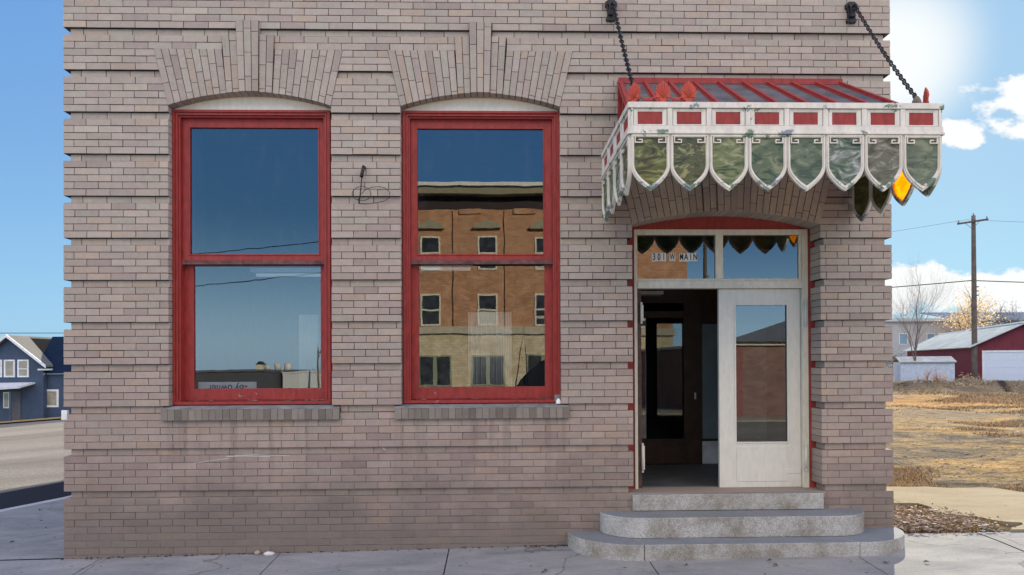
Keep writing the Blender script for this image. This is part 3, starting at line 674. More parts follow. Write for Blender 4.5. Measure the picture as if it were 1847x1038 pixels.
# the closed leaf
dm = MB(); dx0, dx1, dz0, dz1 = 6.335, 7.163, .556, 2.560
dm.ring(dx0, dx1, dz0, dz1, .165, .262, .305, wt=.157, wb=.455, wr=.130)
dr = dm.build('door', DOORW, ent, .002)
g = MB(); g.ring(6.492, 7.041, 1.005, 2.411, .014, .256, .27); g.build('glazing_bead', DOORW, dr)
MB().box(6.495, 7.04, .280, .284, 1.0, 2.41, 0, None, (1, 2, 3, 4, 5)).build('door_pane', GLASS2, dr)
g = MB(); g.box(6.505, 7.03, .2575, .2615, .62, .97); g.box(6.98, 7.16, .2565, .2615, .70, .745)
g.build('door_panel', DOORW, dr, .002)
def hinge(x, z0, z1, par, y=.195):
    h = MB(); h.tube([(x, y, z0+.02), (x, y, z1-.02)], .011, 10); h.lathe([(.004, 0), (.012, .006), (.012, .016), (.006, .02)], x, y, 10, 0, z0); h.lathe([(.006, 0), (.012, .004), (.012, .014), (.003, .022)], x, y, 10, 0, z1-.022)
    h.box(x-.004, x+.022, y+.004, y+.03, z0+.03, z1-.03)
    h.build('hinge', DOORW, par)
hinge(7.19, 2.174, 2.425, dr); hinge(7.185, .733, 1.001, dr)
ol = MB(); ol.box(5.507, 5.548, .262, 1.05, .556, 2.56)
od = ol.build('open_door', plain('brown_door_edge', (.075, .045, .035), .6, .5, 20), ent)
od['label'] = 'dark brown door leaf swung open inward'
MB().box(5.549, 5.556, .40, .95, 1.0, 2.41).build('door_pane', plain('dull_pane', (.1, .1, .1), .2), od)
hinge(5.545, 2.21, 2.43, od, .235); hinge(5.55, .72, 1.02, od, .235)
# house number on the left transom light
BLK = plain('sign_black', (.015, .015, .015), .5, .1); PAPER = plain('sticker_white', (.72, .72, .68), .5, .05)
def text(s, x, y, z, size, mat, parent, name, sx=1, rot=(R(90), 0, 0), bold=.0):
    cu = bpy.data.curves.new(name, 'FONT'); cu.body = s; cu.size = size; cu.extrude = .0006; cu.offset = bold; cu.align_x = 'CENTER'; cu.align_y = 'CENTER'
    cu.materials.append(mat); o = bpy.data.objects.new(name, cu); C.collection.objects.link(o)
    bpy.context.view_layer.update(); me = bpy.data.meshes.new_from_object(o.evaluated_get(bpy.context.evaluated_depsgraph_get())); me.name = name
    bpy.data.objects.remove(o); o = bpy.data.objects.new(name, me); C.collection.objects.link(o)
    o.location = (x, y, z); o.rotation_euler = rot; o.scale = (sx, 1, 1); o.parent = parent; return o
for s, x0, x1 in (('301', 5.655, 5.800), ('W', 5.832, 5.893), ('MAIN', 5.932, 6.118)):
    pl = MB(); n = len(s)
    for k in range(n):
        a, c = x0+(x1-x0)*k/n, x0+(x1-x0)*(k+1)/n
        zj = rnd.uniform(-.002, .002)
        pl.box(a+.0005, c-.0005, .2425, .2440, 2.838+zj, 2.921+zj)
    q = pl.build('number_sticker', PAPER, ent); q['label'] = 'white address stickers reading %s' % s
    for k, ch in enumerate(s):
        text(ch, x0+(x1-x0)*(k+.5)/n, .2415, 2.880, .094, BLK, q, 'lettering', .62 if ch not in 'MW' else .52, bold=.002)

# vestibule inside the open doorway
vs = MB()
vs.box(5.57, 5.84, 1.90, 2.0, .546, 3.25); vs.box(6.435, 6.66, 1.90, 2.0, .546, 3.25); vs.box(5.84, 6.435, 1.9, 2.0, .546, .865); vs.box(5.84, 6.435, 1.9, 2.0, 2.38, 2.46); vs.box(5.84, 6.435, 1.9, 2.0, 2.56, 3.25)
vs.box(5.57, 6.44, 1.885, 1.9, .56, .84)
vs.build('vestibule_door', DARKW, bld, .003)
MB().box(5.85, 6.43, 1.94, 1.943, .87, 2.38, 0, None, (1, 2, 3, 4, 5)).build('vestibule_pane', GLASS2, bld)
MB().box(6.68, 7.5, 1.96, 1.98, .84, 2.3).build('wall_panel', plain('grey_green_panel', (.14, .17, .17), .5), bld)
MB().box(6.665, 7.5, 1.93, 2.0, .548, .83).build('marble_base', plain('grey_marble', (.5, .5, .5), .3, .25, 5), bld, .003)
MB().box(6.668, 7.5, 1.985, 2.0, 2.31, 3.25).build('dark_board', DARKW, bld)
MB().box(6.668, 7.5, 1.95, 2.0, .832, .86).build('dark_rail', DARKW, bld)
MB().box(6.565, 6.585, 1.895, 1.9, 1.36, 1.44).build('switch_plate', plain('switch', (.5, .5, .45)), bld)
MB().box(5.79, 6.06, 1.40, 1.6, 2.62, 2.66).build('hall_light', plain('shade', (.5, .5, .45)), bld)
# room contents seen through the panes
LIT = emis_mat('lit_tube', (.75, .85, .9), .06)
for xa, xb, z, y, lab in ((1.22, 3.2, 2.90, 1.5, 'long fluorescent ceiling light seen through the left window'), (2.95, 3.82, 2.97, 1.5, 'short fluorescent ceiling light seen through the middle window')):
    c = empty('ceiling_light', lab, 'ceiling light', ((xa+xb)/2, y, z), 'fluorescent lights in the front room')
    q = MB(); q.box(xa, xb, y, y+.25, z, z+.05); setp(q.build('housing', plain('white_metal', (.5, .52, .54), .6, .1, 5, .05)), c)
    q = MB(); q.tube([(xa+.03, y+.12, z-.02), (xb-.03, y+.12, z-.02)], .019, 8); setp(q.build('tube', LIT), c)
    for x in (xa+.2, xb-.2): setp(MB().tube([(x, y+.12, z+.05), (x, y+.12, 4.3)], .006, 5).build('hanger', IRON), c)
CURT = plain('curtain_cloth', (.62, .58, .50), .9, .15, 4)
def curtain(x0, x1, z0, z1, y, lab, amp=.012, n=26):
    q = MB(); pts = [(x0+(x1-x0)*k/n, y+amp*math.sin(k*2.1)+rnd.uniform(-.003, .003)) for k in range(n+1)]
    for a, c in zip(pts, pts[1:]): q.face([(a[0], a[1], z0), (c[0], c[1], z0), (c[0], c[1], z1), (a[0], a[1], z1)], sm=True)
    o = q.build('curtain', CURT)
    s = o.modifiers.new('thick', 'SOLIDIFY'); s.thickness = .004
    return tag(o, lab, 'curtain', 'curtains hanging inside the windows')
curtain(3.80, 4.25, 1.60, 2.36, .62, 'pleated off white curtain behind the middle window pane')
curtain(2.00, 2.20, 1.55, 2.35, .75, 'narrow pale curtain behind the right side of the left window')
# upside-down cardboard sign in the left window
sg = empty('paper_sign', 'white sign lying upside down inside the bottom of the left window, reading By owner', 'sign', (1.42, .26, 1.57))
setp(MB().box(1.145, 1.715, .262, .266, 1.50, 1.652).build('board', plain('sign_white', (.85, .86, .87), .6, .03)), sg)
for s_, x_, c_ in (('By owner', 1.42, (.03, .06, .16)),):
    o = text(s_, x_-sg.location.x, .2595-.26, 1.594-1.57, .092, plain('sign_navy', c_, .6, .05), sg, 'lettering', .98, (R(90), R(180), 0), .001)
q = MB(); q.prism([(1.600, 1.622), (1.640, 1.606), (1.600, 1.596)], .2605, .2618); setp(q.build('red_arrow', plain('arrow_red', (.5, .05, .05))), sg)
# small white bell-shaped ornament and the grey cap behind it on the window ledge
og = empty('ledge_ornament', 'small white bell shaped ornament on the right end of the middle window ledge', 'ornament', (4.69, .04, 1.43))
q = MB(); q.lathe([(.026, 0), (.027, .006), (.024, .02), (.018, .036), (.009, .046), (.002, .05)], 4.69, .035, 16, 0, 1.431)
setp(q.build('bell', plain('white_plaster', (.85, .84, .78), .6, .05)), og)
q = MB(); q.box(4.655, 4.715, .058, .073, 1.45, 1.515); setp(q.build('grey_plate', plain('grey_metal', (.22, .2, .22), .6)), og)
# stub of conduit with coiled wire
cw = empty('wire_coil', 'black conduit stub with a loose coil of wire on the wall between the windows', 'wire', (2.82, 0, 3.5))
q = MB(); px_ = [(2.833, -.02, 3.70), (2.815, -.05, 3.60)]
q.tube([(2.838, .02, 3.705), (2.837, -.045, 3.70), (2.825, -.06, 3.63), (2.818, -.055, 3.595)], [.014, .016, .017, .017], 8)
setp(q.build('conduit', IRON), cw)
q = MB(); q.tube([(2.822, -.055, 3.60), (2.812, -.05, 3.50), (2.800, -.045, 3.40), (2.79, -.04, 3.35)], .0055, 6)
ring = [(2.815+.088*math.cos(a), -.04-.01*math.sin(a*2), 3.445+.068*math.sin(a)) for a in lin(0, 2*math.pi, 22)]
q.tube(ring, .003, 5, cap=False)
q.tube([(2.79, -.04, 3.35), (2.86, -.03, 3.348), (2.95, -.03, 3.358), (3.03, -.035, 3.375), (3.085, -.04, 3.41), (3.083, -.04, 3.455), (3.04, -.04, 3.50), (2.98, -.035, 3.512), (2.91, -.03, 3.508), (2.85, -.035, 3.48), (2.80, -.04, 3.43), (2.785, -.04, 3.38), (2.80, -.04, 3.352)], .0032, 5)
setp(q.build('loose_wire', IRON), cw)
q = MB(); q.box(-.022, .03, -.0, .03, 1.31, 1.40)
tag(q.build('junction_plate', plain('white_plate', (.75, .75, .72))), 'small white plate on the left corner of the brick wall', 'plate')

# ------------------------------------------------------------------ stone steps
steps = empty('entrance_steps', 'three rounded granite steps rising to the open doorway', 'steps', (6.3, 0, .08))
def rstep(x0, x1, d, a, z0, z1, y1=.02, cuts=()):
    q = MB(); out = []
    for k in range(15):
        t_ = math.pi/2*k/14; out.append((x0+a-a*math.cos(t_), -d*math.sin(t_)))
    left = out; right = [(x1-(x-x0), y) for x, y in reversed(left)]
    def slab(poly):
        r_e = .012
        top = [(x, y) for x, y in poly]
        cx_, cy_ = sum(p[0] for p in poly)/len(poly), sum(p[1] for p in poly)/len(poly)
        q.face([(x, y, z1) for x, y in top])
        for p, r in zip(top, top[1:]+top[:1]): q.face([(p[0], p[1], z0(p[0], p[1])), (r[0], r[1], z0(r[0], r[1])), (r[0], r[1], z1), (p[0], p[1], z1)])
    if not cuts: slab([(x0, y1)]+left+right+[(x1, y1)])
    else:
        c0, c0b, c1, c1b = cuts; g = .004
        slab([(x0, y1)]+left+[(c0-g, -d), (c0b-g, y1)])
        slab([(c0b+g, y1), (c0+g, -d), (c1-g, -d), (c1b-g, y1)])
        slab([(c1b+g, y1), (c1+g, -d)]+right+[(x1, y1)])
    return q
z_lo = lambda x, y: gs(x, y)-.03
setp(rstep(4.765, 7.985, .515, .62, z_lo, .205, .02, (5.40, 5.30, 7.345, 7.0)).build('step', GRAN, None, .006), steps)
setp(rstep(5.081, 7.625, .305, .36, lambda x, y: .209, .395).build('step', GRAN, None, .008), steps)
s3 = MB().box(5.393, 7.250, -.035, .235, .399, .556).build('step', GRAN, None, .006); setp(s3, steps)

# ------------------------------------------------------------------ glass awning
aw = empty('glass_awning', 'ornate white and red iron awning with green glass shields over the door', 'awning', (6.36, 0, 3.6))
AX0, AX1, AD, AZ = 5.135, 7.577, 1.303, 3.843
MW = (AX1-AX0)/8; MS = AD/4
opal = [opal_mat('green_glass_%d' % k, cs, k*3.1) for k, cs in enumerate([
    ((.08, .07, .035), (.12, .12, .05), (.17, .22, .07), (.42, .50, .20)),
    ((.07, .09, .04), (.16, .22, .08), (.11, .11, .06), (.40, .46, .22)),
    ((.09, .14, .06), (.22, .30, .12), (.28, .35, .16), (.50, .56, .36)),
    ((.08, .13, .08), (.16, .24, .14), (.20, .26, .13), (.36, .42, .28)),
    ((.10, .16, .10), (.18, .26, .16), (.23, .30, .18), (.38, .46, .33)),
    ((.08, .14, .09), (.16, .24, .14), (.30, .38, .32), (.62, .70, .72)),
    ((.13, .13, .09), (.20, .23, .14), (.25, .27, .18), (.52, .54, .50)),
    ((.13, .18, .11), (.20, .27, .17), (.24, .31, .20), (.36, .44, .30))])]
AMBER = opal_mat('amber_glass', ((.80, .44, .03), (.85, .50, .03), (.9, .54, .04), (.95, .62, .07)), 2.2, .92)
OLIVE = opal_mat('olive_glass', ((.07, .08, .02), (.10, .11, .03), (.13, .14, .04), (.2, .2, .08)), 5.2, .5)
def shield_outline(wd, top, tip, notch, n=9):
    # pointed shield: straight sides then curved to the tip; local u from -wd/2..wd/2
    hw = wd/2; pts = [(-hw, top), (-hw, notch+.0)]
    for k in range(1, n+1):
        t_ = k/n; pts.append((-hw*math.cos(t_*math.pi/2*.92)/(1) if k < n else 0, notch-(notch-tip)*math.sin(t_*math.pi/2)**1.0 if k < n else tip))
    # reshape: use a gothic curve
    g = [(-hw, top), (-hw*1.0, notch+.05)]
    for k in range(1, n+1):
        t_ = k/n; z = notch+.05-(notch+.05-tip)*t_; u = -hw*(1-t_**1.9); g.append((u, z))
    return g + [(-u, z) for u, z in reversed(g[:-1])]
# frame M: maps local (u, depth, z): front faces
def xf_front(k): return Matrix.Translation((AX0+MW*(k+.5), -AD, 0))
def xf_left(k): return Matrix.Translation((AX0, -MS*(k+.5), 0)) @ Matrix.Rotation(R(-90), 4, 'Z')
def xf_right(k): return Matrix.Translation((AX1, -MS*(k+.5), 0)) @ Matrix.Rotation(R(90), 4, 'Z')
ZR = 3.600; TIP = 3.155; NOT = 3.30
def ring_poly(q, outer, inner, y0, y1, mi=0):
    n = len(outer)
    for k in range(n):
        j = (k+1) % n; a, b_, c, d = outer[k], outer[j], inner[j], inner[k]
        q.face([(a[0], y0, a[1]), (b_[0], y0, b_[1]), (c[0], y0, c[1]), (d[0], y0, d[1])], mi)
        q.face([(d[0], y1, d[1]), (c[0], y1, c[1]), (b_[0], y1, b_[1]), (a[0], y1, a[1])], mi)
        q.face([(b_[0], y0, b_[1]), (a[0], y0, a[1]), (a[0], y1, a[1]), (b_[0], y1, b_[1])], mi)
        q.face([(d[0], y0, d[1]), (c[0], y0, c[1]), (c[0], y1, c[1]), (d[0], y1, d[1])], mi)
def make_shield(xf, wd, glass, wob=0, tipz=TIP):
    q = MB(); m_ = xf @ Matrix.Rotation(wob, 4, 'X') if False else xf
    o = shield_outline(wd-.004, ZR+.0, tipz, NOT); i = shield_outline(wd-.052, ZR-.028, tipz+.043, NOT+.008)
    ring_poly(q, o, i, -.012, .012)
    o2 = shield_outline(wd-.022, ZR-.01, tipz+.017, NOT+.004); i2 = shield_outline(wd-.038, ZR-.02, tipz+.030, NOT+.006)
    ring_poly(q, o2, i2, -.02, -.012)
    f = q.build('shield', WHITE, None, 0, m_); setp(f, aw)
    g = MB(); gl = shield_outline(wd-.046, ZR-.024, tipz+.038, NOT+.008); g.prism(gl, -.002, .003)
    gg = g.build('glass', glass, None, 0, m_); gg.parent = f
    kq = MB(); hw = wd/2-.030; zt = ZR-.018; t_ = .0075
    def bar(u0, u1, z0, z1): kq.box(u0, u1, -.018, -.004, z0, z1)
    bar(-hw, hw, zt-t_, zt)
    for s in (-1, 1):
        a, c = sorted((s*hw, s*(hw-t_))); bar(a, c, zt-.055, zt-t_)
        a, c = sorted((s*(hw-t_), s*(hw-.062))); bar(a, c, zt-.055, zt-.055+t_)
        a, c = sorted((s*(hw-.062), s*(hw-.062+t_))); bar(a, c, zt-.055+t_, zt-.025)
        a, c = sorted((s*(hw-.062+t_), s*(hw-.030))); bar(a, c, zt-.025-t_, zt-.025)
    kk = kq.build('key_ornament', WHITE, None, 0, m_); kk.parent = f
    return f
for k in range(8): make_shield(xf_front(k), MW, opal[k])
for k in range(4): make_shield(xf_left(k), MS, opal[(k+3) % 8])
for k in range(4): make_shield(xf_right(k), MS, AMBER if k == 2 else (OLIVE if k < 2 else opal[7]))
def fascia(xf, n, wd, name):
    L = n*wd
    q = MB()
    q.box(-L/2-.018, L/2+.018, -.022, .018, AZ-.045, AZ)                   # top rail
    q.box(-L/2-.01, L/2+.01, -.018, .014, ZR+.0, ZR+.062)                  # bottom rail
    q.box(-L/2-.016, L/2+.016, -.026, .018, ZR-.004, ZR+.016)
    for k in range(n+1):
        u = -L/2+k*wd; q.box(u-.02 if k else u-.0, u+.02 if k < n else u, -.016, .006, ZR+.062, AZ-.045)
    f = q.build(name, WHITE, None, .0025, xf); setp(f, aw)
    bp = MB().box(-L/2+.001, L/2-.001, .006, .016, ZR+.06, AZ-.04).build('back_board', plain('old_board', (.10, .08, .06)), None, 0, xf); bp.parent = f
    for k in range(n):
        u = -L/2+(k+.5)*wd; h = wd/2
        zc0, zc1 = ZR+.078, AZ-.072
        r_ = MB(); r_.box(u-h+.058, u+h-.058, .001, .0055, zc0, zc1)
        p = r_.build('red_panel', RED, None, 0, xf); p.parent = f
        m2 = MB()  # sloping inner bevels
        oo = [(u-h+.0245, ZR+.067), (u+h-.0245, ZR+.067), (u+h-.0245, AZ-.049), (u-h+.0245, AZ-.049)]
        ii = [(u-h+.056, zc0-.002), (u+h-.056, zc0-.002), (u+h-.056, zc1+.002), (u-h+.056, zc1+.002)]
        for a in range(4):
            j = (a+1) % 4
            m2.face([(oo[a][0], -.010, oo[a][1]), (oo[j][0], -.010, oo[j][1]), (ii[j][0], -.002, ii[j][1]), (ii[a][0], -.002, ii[a][1])])
            m2.face([(ii[a][0], -.002, ii[a][1]), (ii[j][0], -.002, ii[j][1]), (ii[j][0], .003, ii[j][1]), (ii[a][0], .003, ii[a][1])])
            m2.face([(oo[j][0], -.010, oo[j][1]), (oo[a][0], -.010, oo[a][1]), (oo[a][0], .004, oo[a][1]), (oo[j][0], .004, oo[j][1])])
        mm = m2.build('panel_moulding', WHITE, None, 0, xf); mm.parent = f
    return f
fascia(Matrix.Translation(((AX0+AX1)/2, -AD-.001, 0)), 8, MW, 'front_fascia')
fascia(Matrix.Translation((AX0-.001, -AD/2, 0)) @ Matrix.Rotation(R(-90), 4, 'Z'), 4, MS, 'side_fascia')
fascia(Matrix.Translation((AX1+.001, -AD/2, 0)) @ Matrix.Rotation(R(90), 4, 'Z'), 4, MS, 'side_fascia')
# roof: grey wired glass between red ribs
RX0, RX1, RZ, RF = 5.298, 7.438, 4.545, 3.76
fx0, fx1 = AX0+.03, AX1-.03
def rp(u, v, dz=0):     # u 0..1 along, v 0 wall ..1 front
    x = (RX0+(RX1-RX0)*u)*(1-v)+(fx0+(fx1-fx0)*u)*v; return Vector((x, -.02-(AD-.06)*v, RZ-.03+(RF-RZ)*v+dz))
WG = plain('wired_glass', (.10, .10, .10), .5, .45, 5, .3)
q = MB()
for k in range(9):
    a, c = k/9, (k+1)/9
    q.hexa([rp(a, 1), rp(c, 1), rp(c, 1, .006), rp(a, 1, .006), rp(a, 0), rp(c, 0), rp(c, 0, .006), rp(a, 0, .006)], 0, None, (2, 3))
setp(q.build('roof_glass', WG), aw)
for k in range(10):
    q = MB(); a = k/9; wv = .016
    p0, p1 = rp(a, 0, .0), rp(a, 1, .0)
    q.hexa([p1+Vector((-wv, 0, -.02)), p1+Vector((wv, 0, -.02)), p1+Vector((wv, 0, .035)), p1+Vector((-wv, 0, .035)), p0+Vector((-wv, 0, -.02)), p0+Vector((wv, 0, -.02)), p0+Vector((wv, 0, .035)), p0+Vector((-wv, 0, .035))])
    q.hexa([p1+Vector((-wv*2, 0, -.0)), p1+Vector((wv*2, 0, -.0)), p1+Vector((wv*2, 0, .012)), p1+Vector((-wv*2, 0, .012)), p0+Vector((-wv*2, 0, -.0)), p0+Vector((wv*2, 0, -.0)), p0+Vector((wv*2, 0, .012)), p0+Vector((-wv*2, 0, .012))])
    setp(q.build('roof_rib', RED), aw)
q = MB(); q.box(RX0-.02, RX1+.02, -.05, -.008, RZ-.04, RZ+.02)
setp(q.build('wall_flashing', RED, None, .003), aw)
for x, xe in ((RX0, fx0), (RX1, fx1)):   # gable ends: triangular red frames
    q = MB()
    q.box(x-.025, x+.025, -.05, -.008, RF, RZ-.045)
    for z in (.33, .66):
        yv = -.02-(AD-.06)*z; xm = x+(xe-x)*z; q.box(xm-.012, xm+.012, yv-.015, yv+.015, RF, RZ-.03+(RF-RZ)*z)
    q.hexa([(xe-.015, -AD+.05, RF-.02), (xe+.015, -AD+.05, RF-.02), (xe+.015, -AD+.05, RF+.02), (xe-.015, -AD+.05, RF+.02), (x-.015, -.05, RF-.02), (x+.015, -.05, RF-.02), (x+.015, -.05, RF+.02), (x-.015, -.05, RF+.02)])
    setp(q.build('gable_frame', RED), aw)
# palmette cresting
def palmette(xf, h=.165, wd=.115):
    q = MB(); pts = []
    prof = [(.24, .14), (.42, .22), (.50, .34), (.44, .38), (.52, .46), (.54, .56), (.45, .58), (.48, .68), (.44, .78), (.34, .76), (.32, .87), (.24, .93), (.16, .89), (.10, .98), (0, 1.06)]
    pts = [(a*wd, c*h) for a, c in prof] + [(-a*wd, c*h) for a, c in reversed(prof[:-1])]
    pts += [(-.020, h*.12), (-.03, 0), (.03, 0), (.020, h*.12)]; pts = pts[::-1]
    q.prism(pts, -.006, .006)
    for k in range(7):
        a = R(18+24*k); q.tube([(0, -.008, h*.25), (math.cos(a)*wd*.42, -.009, h*.5+math.sin(a)*h*.40)], [.004, .006], 5)
    q.tube([(-.03, -.008, h*.1), (-.045, -.008, h*.25), (-.02, -.008, h*.28)], .005, 5); q.tube([(.03, -.008, h*.1), (.045, -.008, h*.25), (.02, -.008, h*.28)], .005, 5)
    o = q.build('palmette', PALM, None, 0, xf); setp(o, aw); return o
PALM = plain('orange_red_paint', (.52, .085, .05), .6, .15, 20)
ZT = AZ-.002
for x in (AX0+.255, AX0+.455): palmette(Matrix.Translation((x, -AD+.0, ZT)))
palmette(Matrix.Translation((AX0+.035, -AD+.03, ZT)) @ Matrix.Rotation(R(-48), 4, 'Z'))
palmette(Matrix.Translation((AX1-.055, -AD+.09, ZT)) @ Matrix.Rotation(R(72), 4, 'Z'), .16, .11)
q = MB()
for x0, x1 in ((AX0+.06, AX0+.215), (AX0+.295, AX0+.415)):
    m_ = (x0+x1)/2
    q.tube([(x0-.02, -AD, ZT+.05), (x0+.02, -AD, ZT+.045), (m_, -AD, ZT+.022), (x1-.02, -AD, ZT+.045), (x1+.02, -AD, ZT+.05)], .006, 6)
    q.tube([(m_-.03, -AD, ZT+.02), (m_, -AD, ZT+.04), (m_+.03, -AD, ZT+.02)], .008, 6)
q.tube([(AX1-.06, -AD+.08, ZT+.04), (AX1-.10, -AD+.06, ZT+.035), (AX1-.125, -AD+.05, ZT+.01)], .005, 6)
setp(q.build('scroll_wire', PALM), aw)
q = MB(); q.lathe([(.036, 0), (.038, .02), (.03, .05), (.018, .075), (.004, .085)], AX1-.155, -AD+.05, 12, 0, ZT)
setp(q.build('chain_socket', plain('rusted_metal', (.16, .13, .09), .8, .4, 20)), aw)

# ------------------------------------------------------------------ chains
def torus_link(q, c, d, side, L=.030, Wd=.019, r=.0052):
    d = d.normalized(); side = (side-d*side.dot(d)).normalized(); pts = []
    for k in range(12):
        a = 2*math.pi*k/12; pts.append(c + d*(math.cos(a)*L) + side*(math.sin(a)*Wd))
    pts.append(pts[0]); q.tube(pts, r, 6, cap=False)
def chain(p0, p1, sag, lab):
    root = empty('support_chain', lab, 'chain', p0, 'chains holding up the awning')
    p0, p1 = Vector(p0), Vector(p1); n = int((p1-p0).length/.043)
    q = MB()
    f = lambda t_: p0.lerp(p1, t_)+Vector((0, 0, -sag*4*t_*(1-t_)))
    for k in range(n):
        t_ = (k+.5)/n; d = f(t_+.01)-f(t_-.01); s = d.cross(Vector((1, 0, 0))) if k % 2 else d.cross(Vector((0, 1, .3)))
        torus_link(q, f(t_), d, s if s.length > 1e-4 else Vector((1, 0, 0)))
    setp(q.build('chain_links', IRON), root)
    w_ = MB(); x, z = p0.x-.012, p0.z-.03
    pts = [(-.045, .095), (-.028, .11), (.028, .11), (.045, .095), (.058, .085), (.058, .05), (.044, .04), (.036, .0), (.036, -.04), (.05, -.075), (.038, -.098), (.018, -.088), (0, -.1), (-.018, -.088), (-.038, -.098), (-.05, -.075), (-.036, -.04), (-.036, 0), (-.044, .04), (-.058, .05), (-.058, .085)]
    w_.prism([(x+a, z+c) for a, c in pts], -.028, .002); w_.prism([(x+a*.6, z+c*.7+.02) for a, c in pts], -.05, -.0285)
    w_.tube([(x, -.045, z+.05), (x+.01, -.085, z+.055), (x+.02, -.09, z+.03), (x+.01, -.06, z+.01)], .011, 8)
    setp(w_.build('wall_plate', IRON, None, .002), root)
chain((5.225, -.075, 5.245), (5.205, -1.24, 3.86), .02, 'black iron chain from the left wall plate to the awning corner')
chain((7.575, -.075, 5.245), (7.43, -1.25, 3.90), .03, 'black iron chain against the sky at the right end of the awning')

# ------------------------------------------------------------------ small things on the ground
q = MB()
def pebble(q, x, y, z, r, sx=1, sy=1, sz=.6, mi=0, col=None, seed=0):
    b0 = len(q.v)
    for i in range(4):
        th = math.pi*(i+.5)/4
        for k in range(6):
            a = 2*math.pi*k/6; rr = r*(1+.25*noise.noise(Vector((i*1.7+seed, k*2.3, seed*.37))))
            q.v.append((x+rr*sx*math.sin(th)*math.cos(a), y+rr*sy*math.sin(th)*math.sin(a), z+rr*sz*math.cos(th)))
    for i in range(3):
        for k in range(6):
            j = (k+1) % 6; q.f.append((b0+i*6+k, b0+(i+1)*6+k, b0+(i+1)*6+j, b0+i*6+j)); q.mi.append(mi); q.c.append(col); q.sm.append(True)
    q.f.append(tuple(b0+k for k in range(6))); q.mi.append(mi); q.c.append(col); q.sm.append(True)
    q.f.append(tuple(b0+18+k for k in reversed(range(6)))); q.mi.append(mi); q.c.append(col); q.sm.append(True)
pebble(q, 1.94, -.05, .035, .03, 2.2, 1, .75, seed=3); tag(q.build('stone', plain('pale_stone', (.6, .58, .52))), 'flat white stone on the sidewalk against the wall', 'stone')
q = MB(); pebble(q, 1.82, -.03, .04, .03, 1.1, 1, .8, seed=8); tag(q.build('stone', plain('tan_stone', (.35, .30, .23))), 'small tan stone left of the flat white stone', 'stone')
LEAF = plain('dead_leaf', (.14, .09, .05), .9, .4, 30)
q = MB()
for k in range(46):
    if k < 26: x, y = rnd.uniform(-2.6, -.1), rnd.uniform(-.4, 3.4)
    else: x, y = rnd.uniform(4.3, 7.9), rnd.uniform(-.12, -.0) if k < 36 else rnd.uniform(-.75, -.6)
    if x < kx(y)+.2: continue
    z = gs(x, y)+.006; a = rnd.uniform(0, 6.3); r = rnd.uniform(.015, .04); dx, dy = math.cos(a)*r, math.sin(a)*r
    q.face([(x-dx, y-dy, z), (x+dy*.5, y-dx*.5, z+.012), (x+dx, y+dy, z+.004), (x-dy*.5, y+dx*.5, z+.015)])
tag(q.build('dead_leaves', LEAF), 'dead leaves scattered on the corner sidewalk', 'leaves', kind='stuff')
# soil and moss along the wall foot
q = MB()
for k in range(260):
    x = rnd.choice([rnd.uniform(4.35, 5.1), rnd.uniform(4.7, 5.0), rnd.uniform(0, 5)]); y = -abs(rnd.gauss(0, .018)) if x < 4.9 else -abs(rnd.gauss(0, .02))
    pebble(q, x, y, gs(x, y)+.002, rnd.uniform(.004, .012), 1.4, 1, .6, seed=k)
tag(q.build('wall_foot_soil', plain('soil', (.06, .055, .04), .95, .4, 30)), 'dark soil gathered along the foot of the wall', 'soil', kind='stuff')

# ------------------------------------------------------------------ the vacant lot: grass, rubble
GR = bpy.data.materials.new('dry_grass'); GR.use_nodes = True; nt = GR.node_tree; bb = nt.nodes['Principled BSDF']; bb.inputs['Roughness'].default_value = .8
at = N(nt, 'ShaderNodeAttribute', attribute_name='Col'); nt.links.new(at.outputs['Color'], bb.inputs['Base Color'])
RUB = bpy.data.materials.new('rubble'); RUB.use_nodes = True; nt = RUB.node_tree; bb = nt.nodes['Principled BSDF']; bb.inputs['Roughness'].default_value = .95
at = N(nt, 'ShaderNodeAttribute', attribute_name='Col'); nt.links.new(at.outputs['Color'], bb.inputs['Base Color'])
q = MB()
def inpath(x, y): return .19 < y < 2.62 and not (x < 9.25 and y < 1.40-.15*(x-8)) and not (y > 2.62-(max(0, x-10.7))*.8)
def view_x(y): d = y+6.56; return 4.07+.578*d, 4.07+.80*d
cnt = 0
while cnt < 6500:
    y = .3+(42**(rnd.random()))*1.0-1 if rnd.random() < .6 else rnd.uniform(.3, 40)
    a, c = view_x(y); x = rnd.uniform(max(8.0, a), c)
    if inpath(x, y): continue
    n = noise.noise(Vector((x*.16, y*.20, 1.7)))+.6*noise.noise(Vector((x*.55, y*.8, 4)))
    if n < -.02+.12*rnd.random() or (26 < y and rnd.random() < .75): continue
    cnt += 1; z = lotz(x, y); d = y+6.5; h0 = (.018+.04*rnd.random())*(1+.03*d); wd = .002+.0006*d
    base = rnd.choice([(.40, .26, .10), (.44, .31, .14), (.36, .21, .07), (.46, .35, .20), (.24, .19, .12)])
    for k in range(7):
        a = rnd.uniform(0, 6.28); ln = rnd.uniform(.2, 1.1)*h0; px, py = x+rnd.gauss(0, .05+.004*d), y+rnd.gauss(0, .05)
        dx, dy = math.cos(a)*ln*1.1, math.sin(a)*ln*1.1; h = h0*rnd.uniform(.4, 1); b_ = a+1.57
        ux, uy = math.cos(b_)*wd, math.sin(b_)*wd
        q.face([(px-ux, py-uy, z-.005), (px+ux, py+uy, z-.005), (px+dx, py+dy, z+h)], 0, jit(base, .25))
tag(q.build('dry_grass', GR), 'dry tan grass tufts on the vacant lot', 'grass', kind='stuff')
q = MB()
